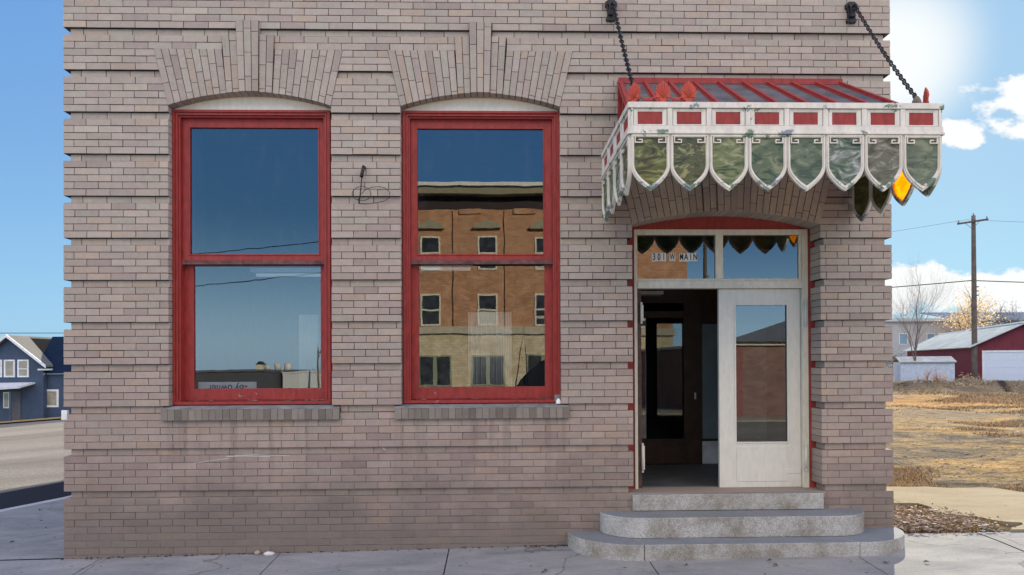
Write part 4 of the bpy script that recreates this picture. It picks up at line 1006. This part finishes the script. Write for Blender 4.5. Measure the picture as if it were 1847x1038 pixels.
for k in range(2500):
    if k < 1100: x, y = rnd.uniform(7.98, 9.5), rnd.uniform(.2, 1.45)
    else: y = .3+(40**rnd.random())-1; a, c = view_x(y); x = rnd.uniform(max(8.0, a), c)
    if inpath(x, y) and rnd.random() > .02: continue
    n = noise.noise(Vector((x*.16, y*.20, 1.7)))
    if k > 1100 and n > .1 and rnd.random() < .8: continue
    d = y+6.5; r = rnd.uniform(.006, .02)*(1+.02*d)*(1.3 if rnd.random() < .05 else .8)
    col = rnd.choice([(.16, .13, .11), (.27, .24, .20), (.20, .14, .10), (.12, .10, .08), (.33, .28, .23), (.36, .22, .15)])
    if rnd.random() < .035: col = (.68, .66, .62)
    z = lotz(x, y)+(.04*max(0, 1-abs(y-.5)/.8) if x < 9.2 and y < 1.4 else 0)
    if inpath(x, y): z = .13
    pebble(q, x, y, z, r, rnd.uniform(.8, 2.4), rnd.uniform(.6, 1.2), rnd.uniform(.4, .8), 0, jit(col, .25), k)
tag(q.build('rubble', RUB), 'loose stones and leaf litter over the vacant lot', 'rubble', kind='stuff')
# leaf and twig litter beside the wall
q = MB()
for k in range(1500):
    x, y = 7.98+abs(rnd.gauss(0, .8)), rnd.uniform(.19, 1.6)
    if inpath(x, y) and rnd.random() > .06 or x > 9.7: continue
    z = .125+.03*max(0, 1-abs(y-.5)/.6)+rnd.uniform(0, .02); a = rnd.uniform(0, 6.28); r = rnd.uniform(.012, .04); w_ = rnd.uniform(.15, .6)
    dx, dy = math.cos(a)*r, math.sin(a)*r
    col = rnd.choice([(.24, .17, .12), (.30, .21, .14), (.11, .09, .07), (.36, .28, .18), (.17, .13, .10), (.33, .22, .17)])
    q.face([(x-dx, y-dy, z+rnd.uniform(0, .01)), (x+dy*w_, y-dx*w_, z), (x+dx, y+dy, z+rnd.uniform(0, .02)), (x-dy*w_, y+dx*w_, z+.006)], 0, jit(col, .3))
tag(q.build('leaf_litter', RUB), 'reddish leaf litter beside the right wall corner', 'leaf litter', kind='stuff')

# ------------------------------------------------------------------ generic builders for far things
def house_box(name, mat, parent, x0, x1, y0, y1, z0, z1):
    return MB().box(x0, x1, y0, y1, z0, z1).build(name, mat, parent)
def far_window(par, x0, x1, z0, z1, y, fm, gm, fwid=.08, bars=(), dep=.06):
    f = MB().ring(x0, x1, z0, z1, fwid, y-dep, y+.02)
    for b_ in bars:
        if b_[0] == 'h': f.box(x0+fwid, x1-fwid, y-dep+.01, y, b_[1]-.03, b_[1]+.03)
        else: f.box(b_[1]-.03, b_[1]+.03, y-dep+.01, y, z0+fwid, z1-fwid)
    o = f.build('window', fm, par)
    MB().box(x0+fwid-.01, x1-fwid+.01, y-.03, y-.01, z0+fwid-.01, z1-fwid+.01).build('pane', gm, o)
    return o
TRIMW = plain('trim_white', (.72, .72, .70)); BLUEW = plain('navy_siding', (.062, .085, .135), .8, .12, 2)
WARMP = plain('warm_pane', (.34, .30, .22), .2, .25, 3); DARKP = plain('dark_pane', (.03, .035, .045), .15, .2, 1)
# blue house
bh = empty('blue_house', 'navy blue clapboard house with gable front and white trim across the side street', 'house', (-27, 38.5, -2.1))
def add(o, root): return setp(o, root)
y0 = 38.5
q = MB(); q.prism([(-29.4, -2.4), (-25.2, -2.4), (-25.2, 1.85), (-27.3, 3.50), (-29.4, 1.85)], y0, y0+1.0)
# siding laps
for k in range(30):
    z = -1.7+k*.12; q.box(-29.39, -25.21, y0-.012, y0, z, z+.012)
add(q.build('wall', BLUEW), bh)
q = MB(); q.box(-25.2, -15, y0+.4, y0+9, -2.4, 1.22); q.box(-25.2, -15, y0+.34, y0+.4, 1.15, 1.25, 1)
for k in range(26):
    z = -1.7+k*.11; q.box(-25.19, -15, y0+.388, y0+.4, z, z+.012)
add(q.build('wing_wall', [BLUEW, TRIMW]), bh)
q = MB(); q.hexa([(-25.9, y0+.1, 1.22), (-14.8, y0+.1, 1.22), (-14.8, y0+.1, 1.30), (-25.9, y0+.1, 1.30), (-26.9, y0+3.6, 3.66), (-14.8, y0+3.6, 3.66), (-14.8, y0+3.6, 3.74), (-26.9, y0+3.6, 3.74)])
add(q.build('wing_roof', plain('navy_shingle', (.014, .024, .045), 1, .1, 3, .02)), bh)
q = MB()
for s in (-1, 1):
    xe = -27.3+s*2.45; a, c = sorted((-27.3, xe))
    zl, zr = (1.62, 3.58) if s < 0 else (3.58, 1.62)
    dl, dr_ = (9, 9) if s < 0 else (1.75, .45)
    q.hexa([(a, y0-.35, zl), (c, y0-.35, zr), (c, y0-.35, zr+.12), (a, y0-.35, zl+.12), (a, y0+dl, zl), (c, y0+dr_, zr), (c, y0+dr_, zr+.12), (a, y0+dl, zl+.12)])
add(q.build('gable_roof', plain('tan_shingle', (.15, .145, .13), .9)), bh)
q = MB()
for s in (-1, 1):
    xe = -27.3+s*2.5; a, c = sorted((-27.3, xe)); zl, zr = (1.56, 3.56) if s < 0 else (3.56, 1.56)
    q.hexa([(a, y0-.42, zl), (c, y0-.42, zr), (c, y0-.42, zr+.20), (a, y0-.42, zl+.20), (a, y0-.355, zl), (c, y0-.355, zr), (c, y0-.355, zr+.20), (a, y0-.355, zl+.20)])
q.box(-25.5, -24.8, y0-.1, y0+.35, 1.42, 1.52)
add(q.build('bargeboard', TRIMW), bh)
for x0_, x1_ in ((-26.82, -26.10), (-27.68, -26.98), (-28.5, -27.8)):
    o = far_window(None, x0_, x1_, .98, 2.12, y0, TRIMW, WARMP, .10, (('h', 1.52),) if x0_ > -27 else ()); add(o, bh)
    for ch in o.children: pass
o = far_window(None, -25.80, -24.45, -1.0, .16, y0+.4, TRIMW, WARMP, .12); add(o, bh)
o = far_window(None, -27.72, -27.32, -1.02, .02, y0, TRIMW, WARMP, .07); add(o, bh)
q = MB(); q.box(-27.25, -26.62, y0-.05, y0, -1.95, .06); add(q.build('door', plain('brown_door', (.10, .10, .11), .6)), bh)
q = MB(); q.box(-26.62, -26.52, y0-1.1, y0-1.0, -2.1, .1); q.box(-27.50, -27.42, y0-1.1, y0-1.0, -2.1, .1); add(q.build('porch_post', BLUEW), bh)
q = MB(); q.hexa([(-30, y0-1.2, .06), (-25.9, y0-1.2, .30), (-25.9, y0-1.2, .44), (-30, y0-1.2, .20), (-30, y0, .45), (-25.7, y0, .55), (-25.7, y0, .65), (-30, y0, .6)])
add(q.build('porch_roof', plain('porch_white', (.6, .6, .6))), bh)
q = MB(); q.box(-27.4, -26.4, y0-1.1, y0-.06, -2.2, -1.86); add(q.build('porch_step', KERB), bh)

# red garage, rotated
ga = empty('red_garage', 'dark red garage with pale metal roof and white overhead door behind the pole', 'garage', (40.9, 45.0, .0), None, R(-20.5))
MR = plain('maroon_siding', (.16, .030, .042), .8, .15, 2)
def gb(o): o.parent = ga; return o
q = MB(); q.prism([(0, 0), (6.5, 0), (6.5, 2.9), (3.25, 4.45), (0, 2.9)], 0, 23)
for k in range(14): q.box(-.02, 0, .0, 23, .2+k*.19, .215+k*.19)
gb(q.build('wall', MR))
RMT = plain('pale_metal_roof', (.52, .55, .51), .6, .15, .8, .2)
q = MB()
for s in (-1, 1):
    xe = 3.25+s*3.6; a, c = sorted((3.25, xe)); zl, zr = (2.72, 4.50) if s < 0 else (4.50, 2.72)
    q.hexa([(a, -.4, zl), (c, -.4, zr), (c, -.4, zr+.09), (a, -.4, zl+.09), (a, 23.3, zl), (c, 23.3, zr), (c, 23.3, zr+.09), (a, 23.3, zl+.09)])
for k in range(38):
    y_ = -.35+k*.62; q.hexa([(-.33, y_, 2.83), (3.23, y_, 4.60), (3.23, y_, 4.63), (-.33, y_, 2.86), (-.33, y_+.05, 2.83), (3.23, y_+.05, 4.60), (3.23, y_+.05, 4.63), (-.33, y_+.05, 2.86)])
gb(q.build('roof', RMT))
q = MB(); q.box(3.05, 3.45, -.42, 13, 4.56, 4.66); q.box(3.05, 3.45, 13.2, 23.3, 4.50, 4.60); gb(q.build('ridge_cap', plain('ridge_white', (.8, .8, .78), .3, .05, 1, .8)))
q = MB(); q.box(.7, 5.8, -.08, -.01, .1, 2.36)
for k in range(1, 4): q.box(.72, 5.78, -.095, -.08, .1+k*.56, .115+k*.56)
gb(q.build('garage_door', plain('garage_door_white', (.62, .66, .72), .6, .04)))
q = MB(); q.ring(.55, 5.95, .0, 2.5, .14, -.12, -.005, wb=.0); gb(q.build('door_frame', TRIMW))
# shed
sh = empty('garden_shed', 'low white metal shed left of the red garage', 'shed', (34.9, 44.5, .0), None, R(-18))
q = MB(); q.prism([(0, 0), (3.6, 0), (3.6, 1.62), (1.8, 1.64), (0, 1.62)], 0, 2.2)
for k in range(20): q.box(k*.18+.05, k*.18+.09, -.015, 0, .05, 1.6)
o = q.build('wall', plain('white_sheet', (.52, .56, .62), .6)); o.parent = sh
q = MB(); q.hexa([(-.1, -.15, 1.62), (3.7, -.15, 1.62), (3.7, -.15, 1.68), (-.1, -.15, 1.68), (-.1, 1.1, 2.02), (3.7, 1.1, 2.02), (3.7, 1.1, 2.08), (-.1, 1.1, 2.08)])
q.hexa([(-.1, 1.1, 2.02), (3.7, 1.1, 2.02), (3.7, 1.1, 2.08), (-.1, 1.1, 2.08), (-.1, 2.3, 1.62), (3.7, 2.3, 1.62), (3.7, 2.3, 1.68), (-.1, 2.3, 1.68)])
o = q.build('roof', plain('shed_roof', (.42, .42, .38), .8, .2, 2, .05)); o.parent = sh
q = MB(); q.ring(-.03, -.005, 0, 1, .001, 0, .01); q = MB(); q.box(-.03, -.004, .5, 1.6, .05, 1.45); o = q.build('door', plain('shed_door', (.45, .5, .56))); o.parent = sh

# utility poles
WOOD = plain('weathered_pole', (.13, .105, .085), .9, .3, 3)
def upole(x, y, z0, z1, rz, lab, r=.19, arm=1.0, grp='utility poles'):
    root = empty('utility_pole', lab, 'utility pole', (x, y, z0), grp, rz)
    q = MB(); n = 8; q.tube([(0, 0, -.3+(z1-z0+.3)*k/n) for k in range(n+1)], [r*(1-.33*k/n) for k in range(n+1)], 10)
    o = q.build('pole', WOOD); o.parent = root
    q = MB(); h = z1-z0-.55; q.box(-arm, arm, -r-.02, -r+.09, h, h+.13)
    o = q.build('crossarm', WOOD); o.parent = root
    q = MB(); q.tube([(-arm*.45, -r, h), (0, -r, h-.5)], .02, 5); q.tube([(arm*.45, -r, h), (0, -r, h-.5)], .02, 5)
    for xx in (-arm*.92, arm*.92): q.lathe([(.05, 0), (.06, .06), (.03, .1), (.05, .13), (.02, .2)], xx, -r+.03, 8, 0, h+.13)
    q.lathe([(.05, 0), (.06, .06), (.03, .1), (.05, .13), (.02, .2)], 0, 0, 8, 0, z1-z0)
    for zz in (.50, .525, .55): q.tube([(r*.8, 0, (z1-z0)*zz+.3), (r*.8+.16, 0, (z1-z0)*zz+.3)], .05, 6)
    o = q.build('insulators', plain('insulator_grey', (.2, .2, .2))); o.parent = root
    return root
upole(40.99, 45, 0, 12.9, R(-56), 'tall wooden utility pole in front of the red garage', .21, 1.05)
def cable(pts, r, lab, sag=.5, name='power_line'):
    q = MB()
    for a, c in zip(pts, pts[1:]):
        a, c = Vector(a), Vector(c); q.tube([a.lerp(c, t_)+Vector((0, 0, -sag*4*t_*(1-t_))) for t_ in lin(0, 1, 12)], r, 4)
    o = q.build(name, plain('cable_black', (.03, .03, .03))); return tag(o, lab, 'power line')
cable([(12, 70, 8.2), (40.8, 45, 7.9), (85, 52, 8.6)], .035, 'dark cable crossing behind the right building corner at the pole', .35)
cable([(10, 80, 12.6), (40.2, 44.6, 12.5), (85, 50, 13.4)], .010, 'thin upper wire at the top of the pole by the red garage', .4)
cable([(-70, 60, 4.9), (5, 60, 4.75)], .03, 'thin dark wire in the sky above the blue house', .05)
q = MB(); q.box(43.35, 43.62, 42.0, 42.1, -.05, .70)
tag(q.build('marker_post', plain('pale_post', (.45, .5, .42))), 'short pale green marker post before the white garage door', 'post')

# trees
def tree(name, x, y, z, h, spread, lab, seed, bark, leaf=None, nleaf=0, grp=None, r0=.16, depth=5, lsz=.3, up=.5, cat='tree', trunk=.25, kids=None, leader=False):
    rr = random.Random(seed); q = MB(); tips = []
    def grow(p, d, ln, r, lv):
        n = 4; pts = [p]; rad = [r]
        for k in range(n):
            d = (d+Vector((rr.gauss(0, .09), rr.gauss(0, .09), rr.gauss(.03, .05)))).normalized(); p = p+d*(ln/n); pts.append(p); rad.append(r*(1-.42*(k+1)/n))
        q.tube(pts, rad, 6 if lv < 2 else 3, cap=False)
        if lv >= depth: tips.append(p); return
        for k in range(kids or (4 if lv == 0 else 3)):
            t_ = rr.uniform(.35, 1) if k else 1.0; i = min(n-1, int(t_*n)); q0 = pts[i].lerp(pts[min(n, i+1)], rr.random())
            a = rr.uniform(0, 6.28); s = rr.uniform(.45, .95)*spread
            nd = (d+Vector((math.cos(a)*s, math.sin(a)*s, up*.4*rr.random()))).normalized() if k else (d+Vector((rr.gauss(0, .15), rr.gauss(0, .15), .1))).normalized()
            grow(q0 if k else p, nd, ln*(rr.uniform(.62, .82) if not leader else (.80 if not k else rr.uniform(.62, .80))), rad[i]*((.5 if leader else .62) if k else .9), lv+1)
            if lv >= 2: tips.append(q0)
    root = empty(name, lab, cat, (x, y, z), grp)
    grow(Vector((0, 0, -.2)), Vector((rr.gauss(0, .03), 0, 1)).normalized(), h*trunk, r0, 0)
    mz = max(v[2] for v in q.v); k_ = h/mz
    q.v = [(a*k_, b_*k_, c*k_) for a, b_, c in q.v]; o = q.build('trunk', bark); o.parent = root
    if leaf:
        l = MB(); 
        for k in range(nleaf):
            t_ = rr.choice(tips)*k_; p = t_+Vector((rr.gauss(0, lsz*1.6), rr.gauss(0, lsz*1.6), rr.gauss(0, lsz*1.4)))
            a = Vector((rr.gauss(0, 1), rr.gauss(0, 1), rr.gauss(0, 1))).normalized()*lsz*rr.uniform(.3, 1)*.5; b2 = a.orthogonal().normalized()*a.length*.7
            l.face([p-a, p-b2, p+a, p+b2], 0, jit(leaf[1], .3))
        o = l.build('crown', leaf[0]); o.parent = root
    return root
BARK = plain('bark', (.16, .12, .09), .9, .3, 2); BARKD = plain('grey_bark', (.17, .15, .15), .9, .3, 2)
LF = bpy.data.materials.new('leaves'); LF.use_nodes = True; nt = LF.node_tree; nt.nodes.clear()
at = N(nt, 'ShaderNodeAttribute', attribute_name='Col'); d_ = N(nt, 'ShaderNodeBsdfDiffuse'); t_n = N(nt, 'ShaderNodeBsdfTranslucent')
nt.links.new(at.outputs['Color'], d_.inputs[0]); nt.links.new(at.outputs['Color'], t_n.inputs[0]); m_n = N(nt, 'ShaderNodeMixShader'); m_n.inputs[0].default_value = .5
nt.links.new(d_.outputs[0], m_n.inputs[1]); nt.links.new(t_n.outputs[0], m_n.inputs[2]); o_n = N(nt, 'ShaderNodeOutputMaterial'); nt.links.new(m_n.outputs[0], o_n.inputs[0])
tree('bare_tree', 36.0, 44.2, .05, 10.2, .95, 'tall bare tree rising behind the white shed', 11, BARK, None, 0, None, .11, 6, up=.9, trunk=.30, kids=4, leader=True)
tree('golden_tree', 70.6, 86, 0, 12.2, .9, 'golden leafed tree beyond the red garage, left of the pole', 5, BARK, (LF, (.78, .62, .38)), 3000, 'trees on the skyline', .2, 4, .40)
tree('pink_shrub', 66.0, 80, 0, 6.5, 1.1, 'reddish bare shrub below the golden tree', 15, plain('red_bark', (.36, .20, .17)), (LF, (.42, .26, .22)), 900, None, .12, 4, .22, cat='shrub')
for k, (x, y, h, c_, lab) in enumerate(((77.2, 92, 10.6, (.30, .27, .2), 'sparse tree just right of the pole on the skyline'), (80.8, 96, 10.0, (.27, .28, .27), 'grey green tree second right of the pole on the skyline'), (84.4, 97, 10.2, (.28, .28, .28), 'grey tree farthest right on the skyline'), (63.5, 98, 10.2, (.22, .25, .24), 'grey green tree above the beige building roof'))):
    tree('distant_tree', x, y, 0, h, .9, lab, 40+k, BARKD, (LF, c_), 700, 'trees on the skyline', .15, 4, .3)
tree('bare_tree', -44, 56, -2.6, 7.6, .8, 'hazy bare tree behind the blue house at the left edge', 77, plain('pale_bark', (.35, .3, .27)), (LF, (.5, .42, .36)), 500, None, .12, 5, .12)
for k, (x, y, h, c_) in enumerate(((34.0, 40, 1.1, (.50, .26, .10)), (35.3, 40.5, 1.1, (.46, .25, .12)), (36.9, 40.2, .8, (.55, .44, .30)), (38.4, 41, .6, (.5, .42, .3)))):
    lab = ('orange dry bush beside the building corner', 'taller rust coloured bush before the white shed', 'pale tan bush right of the rust coloured bush', 'low straw bush between the shed and the pole')[k]
    tree('dry_bush', x, y, .05, h, 1.3, lab, 60+k, plain('twig', (.3, .18, .1)), (LF, c_), 420, 'dry bushes along the lot edge', .03, 3, .10, cat='bush', trunk=.2)
for k, (x, y, h) in enumerate(((38.5, 58, 2.6), (41.2, 58.5, 3.0), (43.5, 60, 2.6), (36, 57, 2.2))):
    tree('brush_thicket', x, y, 0, h, 1.3, ('dark bare thicket behind the bare tree trunk', 'tallest dark thicket behind the garage roof end', 'dark thicket behind the far end of the garage', 'lowest dark thicket nearest the building corner')[k], 90+k, plain('dark_twig', (.07, .06, .055)), (LF, (.10, .085, .07)), 500, 'thickets behind the shed', .05, 4, .16, cat='thicket', trunk=.2)

# distant buildings
fb = empty('beige_building', 'long pale building with flat bright roof edge behind the bare tree', 'building', (66, 90, 0))
BEI = plain('pale_block', (.42, .41, .40), .8, .08, .3)
add(house_box('wall', BEI, None, 58, 74, 90, 104, -.2, 7.3), fb)
add(MB().box(57.8, 74.3, 89.6, 104.3, 7.3, 7.75).build('roof', plain('bright_roof', (.55, .54, .50), .7)), fb)
for x0_ in (62.2, 66.2, 67.9): add(far_window(None, x0_, x0_+1.2, 4.0, 5.6, 90, TRIMW, plain('blue_pane', (.2, .3, .36), .2)), fb)
add(MB().box(58, 74, 89.5, 89.98, 1.8, 2.3).build('ledge', plain('dark_ledge', (.10, .10, .11))), fb)
fb2 = empty('metal_building', 'grey blue metal building with ribbed roof right of the pole', 'building', (82, 92, 0))
add(house_box('wall', plain('blue_grey_metal', (.25, .30, .37), .6, .06, .3), None, 72.5, 100, 92, 110, -.2, 7.6), fb2)
q = MB(); q.hexa([(72.2, 91.5, 7.5), (100.3, 91.5, 7.5), (100.3, 91.5, 7.7), (72.2, 91.5, 7.7), (72.2, 101, 9.2), (100.3, 101, 9.2), (100.3, 101, 9.4), (72.2, 101, 9.4)])
for k in range(5): z = 7.75+k*.33; y_ = 91.5+k*1.86; q.box(72.2, 100.3, y_, y_+.1, z, z+.12)
add(q.build('roof', plain('grey_metal_roof', (.26, .29, .33), .5)), fb2)
hill = MB(); pts = [(60+k*5, 8+3.5*noise.noise(Vector((k*.35, 0, 2)))+(3 if 5 < k < 12 else 0)) for k in range(0, 34)]
for a, c in zip(pts, pts[1:]): hill.face([(a[0]*3, 420, -8), (c[0]*3, 420, -8), (c[0]*3, 470, a[1]*0+c[1]*2.6), (a[0]*3, 470, a[1]*2.6)], sm=True)
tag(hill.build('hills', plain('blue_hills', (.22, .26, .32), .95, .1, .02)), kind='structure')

# parked car far behind the shed
car = empty('parked_car', 'small dark red car parked beyond the white shed', 'car', (39.6, 52, 0), None, R(70))
q = MB()
prof = [(-2.1, .35), (2.1, .35), (2.15, .75), (1.2, .92), (.5, 1.38), (-1.1, 1.40), (-1.8, .95), (-2.15, .85)]
q.prism(prof, -.85, .85); o = q.build('body', plain('car_red', (.18, .02, .02), .3, .05, 1, .6), None, .04); o.parent = car
q = MB(); q.prism([(.95, .95), (.45, 1.32), (-1.05, 1.33), (-1.6, .95)], -.862, .862); o = q.build('side_window', DARKP); o.parent = car
for sx in (-1.35, 1.35):
    for sy in (-.8, .8):
        q = MB(); q.tube([(sx, sy-.1, .33), (sx, sy+.1, .33)], .33, 16); o = q.build('wheel', plain('tyre', (.02, .02, .02))); o.parent = car

# ------------------------------------------------------------------ across the street (seen in the glass)
# brick hotel
ht = empty('brick_hotel', 'three storey tan brick hotel with heavy cornice reflected in the middle window', 'building', (6.6, -34.2, 0))
HB = wallbrick('hotel_brick', (.52, .255, .14), (.66, .38, .22), (.32, .19, .11), rows=.10, bw=.34)
HR = wallbrick('hotel_rough_stone', (.66, .52, .32), (.80, .70, .50), (.38, .29, .18), rows=.16, bw=.3)
hy = -34.1
add(MB().box(-2.5, 15.8, hy-4, hy, 3.55, 11.0).build('wall', HB), ht)
add(MB().box(-2.5, 15.8, hy-4, hy+.02, -1.4, 3.5).build('ground_storey', HR), ht)
add(MB().box(-2.6, 15.9, hy-4, hy+.22, 3.5, 3.95).build('belt_course', plain('belt_stone', (.55, .48, .36))), ht)
q = MB(); q.box(-2.5, 15.8, hy-4, hy+.05, 11.0, 11.75, 0); q.box(-2.9, 16.2, hy-4, hy+.75, 11.75, 12.18, 1); q.box(-3.0, 16.3, hy-4, hy+.95, 12.19, 12.40, 2)
add(q.build('cornice', [plain('dark_frieze', (.045, .03, .03)), plain('olive_cornice', (.30, .27, .18)), plain('cornice_white', (.85, .83, .78))]), ht)
q = MB()
for x in (1.58, 4.70, 8.3, 11.6): q.box(x-.035, x+.035, hy, hy+.012, 3.96, 10.9, 0)
for x in (2.0, 5.3, 8.7, 12.0): q.box(x-.0, x+1.3, hy, hy+.1, 10.7, 11.0, 1)
add(q.build('pilaster', [plain('dark_joint', (.05, .03, .02)), HB]), ht)
HF = plain('hotel_frame', (.78, .72, .58)); HD = plain('hotel_dark_pane', (.05, .055, .065), .15, .6, 2.5); HS = plain('hotel_shade', (.55, .5, .42))
def hwin(x0, x1, z0, z1, k, ground=False):
    f = MB().ring(x0, x1, z0, z1, .10, hy-.02, hy+.06)
    zc = (z0+z1)/2
    if ground: f.box((x0+x1)/2-.12, (x0+x1)/2+.12, hy-.02, hy+.05, z0+.1, z1-.1)
    else: f.box(x0+.1, x1-.1, hy, hy+.05, zc-.05, zc+.05)
    o = f.build('window', HF if not ground else plain('sage_frame', (.30, .33, .22))); add(o, ht)
    p = MB().box(x0+.09, x1-.09, hy-.0, hy+.022, z0+.09, z1-.09).build('pane', HD); p.parent = o
    if not ground and k % 3 != 1:
        p = MB().box(x0+.1, x1-.1, hy+.023, hy+.03, z0+.1+(.35 if k % 2 else 0), zc-.35 if k % 2 else zc-.1).build('shade', HS); p.parent = o
for k, xc in enumerate((-.0+.25, 3.68, 7.1, 10.5, 13.9)):
    hwin(xc-.58, xc+.58, 7.36, 9.35, k) if k < 4 else None; hwin(xc-.6, xc+.6, 4.0, 5.93, k+1)
    if k == 4: continue
    q = MB()
    q.prism([(xc-.85, 9.82), (xc-.85, 9.95), (xc, 10.36), (xc+.85, 9.95), (xc+.85, 9.82)], hy, hy+.3); add(q.build('pediment', plain('olive_hood', (.36, .33, .22))), ht)
for xc in (.5, 3.7, 7.0, 10.4, 13.9): hwin(xc-1.0, xc+1.0, .35, 2.25, 0, True)
# low brick building nearer on the right
lb = empty('low_brick_building', 'low red brick building with grey roof reflected in the door glass', 'building', (17, -17.5, 0))
RB = wallbrick('low_red_brick', (.24, .135, .11), (.31, .18, .15), (.26, .20, .16), rows=.08, bw=.24)
ly = -16.6
add(MB().box(12.2, 24, ly-12, ly, -.6, 2.35).build('wall', RB), lb)
add(MB().box(12.2, 12.75, ly, ly+.06, -.5, 2.3).build('corner_pier', plain('red_pier', (.27, .09, .07))), lb)
add(MB().box(12.1, 24.1, ly-12, ly+.12, 2.36, 2.48).build('wall_trim', plain('trim_pale', (.7, .62, .5))), lb)
q = MB(); q.hexa([(24.2, ly+.3, 2.49), (12, ly+.3, 2.49), (12, ly+.3, 2.52), (24.2, ly+.3, 2.52), (24.2, ly-8, 5.8), (14.9, ly-8, 2.50), (14.9, ly-8, 2.53), (24.2, ly-8, 5.9)])
add(q.build('roof', plain('slate_roof', (.16, .17, .18))), lb)
tag(MB().box(8, 30, ly+.1, ly+1.6, -.5, -.12).build('far_sidewalk', PALE), kind='structure')
# warehouse and white building down the hill
wh = empty('grey_warehouse', 'low dark grey warehouse with roof tanks reflected in the left window', 'building', (-27, -70, -3))
add(MB().box(-46, -20.6, -84, -70, -4, .80).build('wall', plain('warehouse_grey', (.10, .10, .11), .8)), wh)
add(MB().box(-46.2, -20.5, -84.2, -69.8, .80, .90).build('roof', plain('warehouse_roof', (.2, .2, .2))), wh)
q = MB(); q.box(-24.25, -23.5, -76, -75, .98, 1.62); cu = add(q.build('cupola', plain('cupola_cream', (.75, .68, .52))), wh)
q = MB(); q.prism([(-24.35, 1.62), (-23.4, 1.62), (-23.85, 1.95)], -76.1, -74.9); o = q.build('cupola_roof', plain('cupola_dark', (.03, .04, .04))); o.parent = cu
for k, (x, r, z, lab) in enumerate(((-22.9, .26, 1.38, 'small white tank beside the cupola'), (-21.7, .38, 1.72, 'larger white tank in the middle of the roof'), (-20.5, .38, 1.72, 'white tank nearest the warehouse end'))):
    q = MB(); q.tube([(x, -75, .98), (x, -75, z)], r, 16); q.lathe([(r, 0), (r*.6, .08), (.02, .12)], x, -75, 16, 0, z)
    tag(q.build('tank', plain('tank_white', (.75, .70, .6))), lab, 'tank', 'tanks on the warehouse roof')
wb = empty('white_building', 'long white flat building reflected in the right of the left window', 'building', (-13, -66, -2.5))
add(MB().box(-20.2, -7, -86, -72, -4, .70).build('wall', plain('white_block', (.72, .74, .70))), wb)
add(MB().box(-20.3, -6.9, -86.1, -71.9, .70, .80).build('coping', plain('white_cope', (.8, .8, .75))), wb)
upole(-15.4, -69, -3.2, 3.4, R(90), 'wooden pole standing before the white building down the hill', .12, .7)
upole(-17.8, -92, -3.6, 3.6, R(90), 'second wooden pole behind the white building', .12, .7)
upole(17.5, -36, -.6, 13.0, R(20), 'utility pole at the end of the hotel across the street', .16, 1.2)
cable([(-60, -50, 8.4), (17.5, -36, 12.4)], .03, 'upper wire strung along the far side of the street', 1.0)
cable([(-60, -52, 5.2), (17.5, -36.2, 10.4)], .03, 'lower wire strung along the far side of the street', .6)

# dark covered load and wire A frame standing in the street, seen only in the middle pane
q = MB(); q.tube([(4.72, -20, -.5), (5.22, -20, 3.25), (5.50, -20, -.5)], .04, 6); q.tube([(4.90, -20, .9), (5.40, -20, .9)], .03, 6)
tag(q.build('wire_easel', IRON), 'thin black A shaped wire frame reflected low in the middle window', 'wire stand')
q = MB(); pts = [(4.95, -.5), (4.95, .75)]
for k in range(1, 11):
    t_ = k/10; pts.append((4.95+1.9*t_, .85+1.25*math.sin(t_*math.pi/2)**.9))
pts += [(7.3, 2.0), (7.6, -.5)]
q.prism(pts[::-1], -21.2, -20.2)
tag(q.build('covered_load', plain('dark_tarp', (.02, .024, .03), .8, .3, 2, .05)), 'dark tarpaulin covered load reflected in the lower right of the middle window', 'tarp')
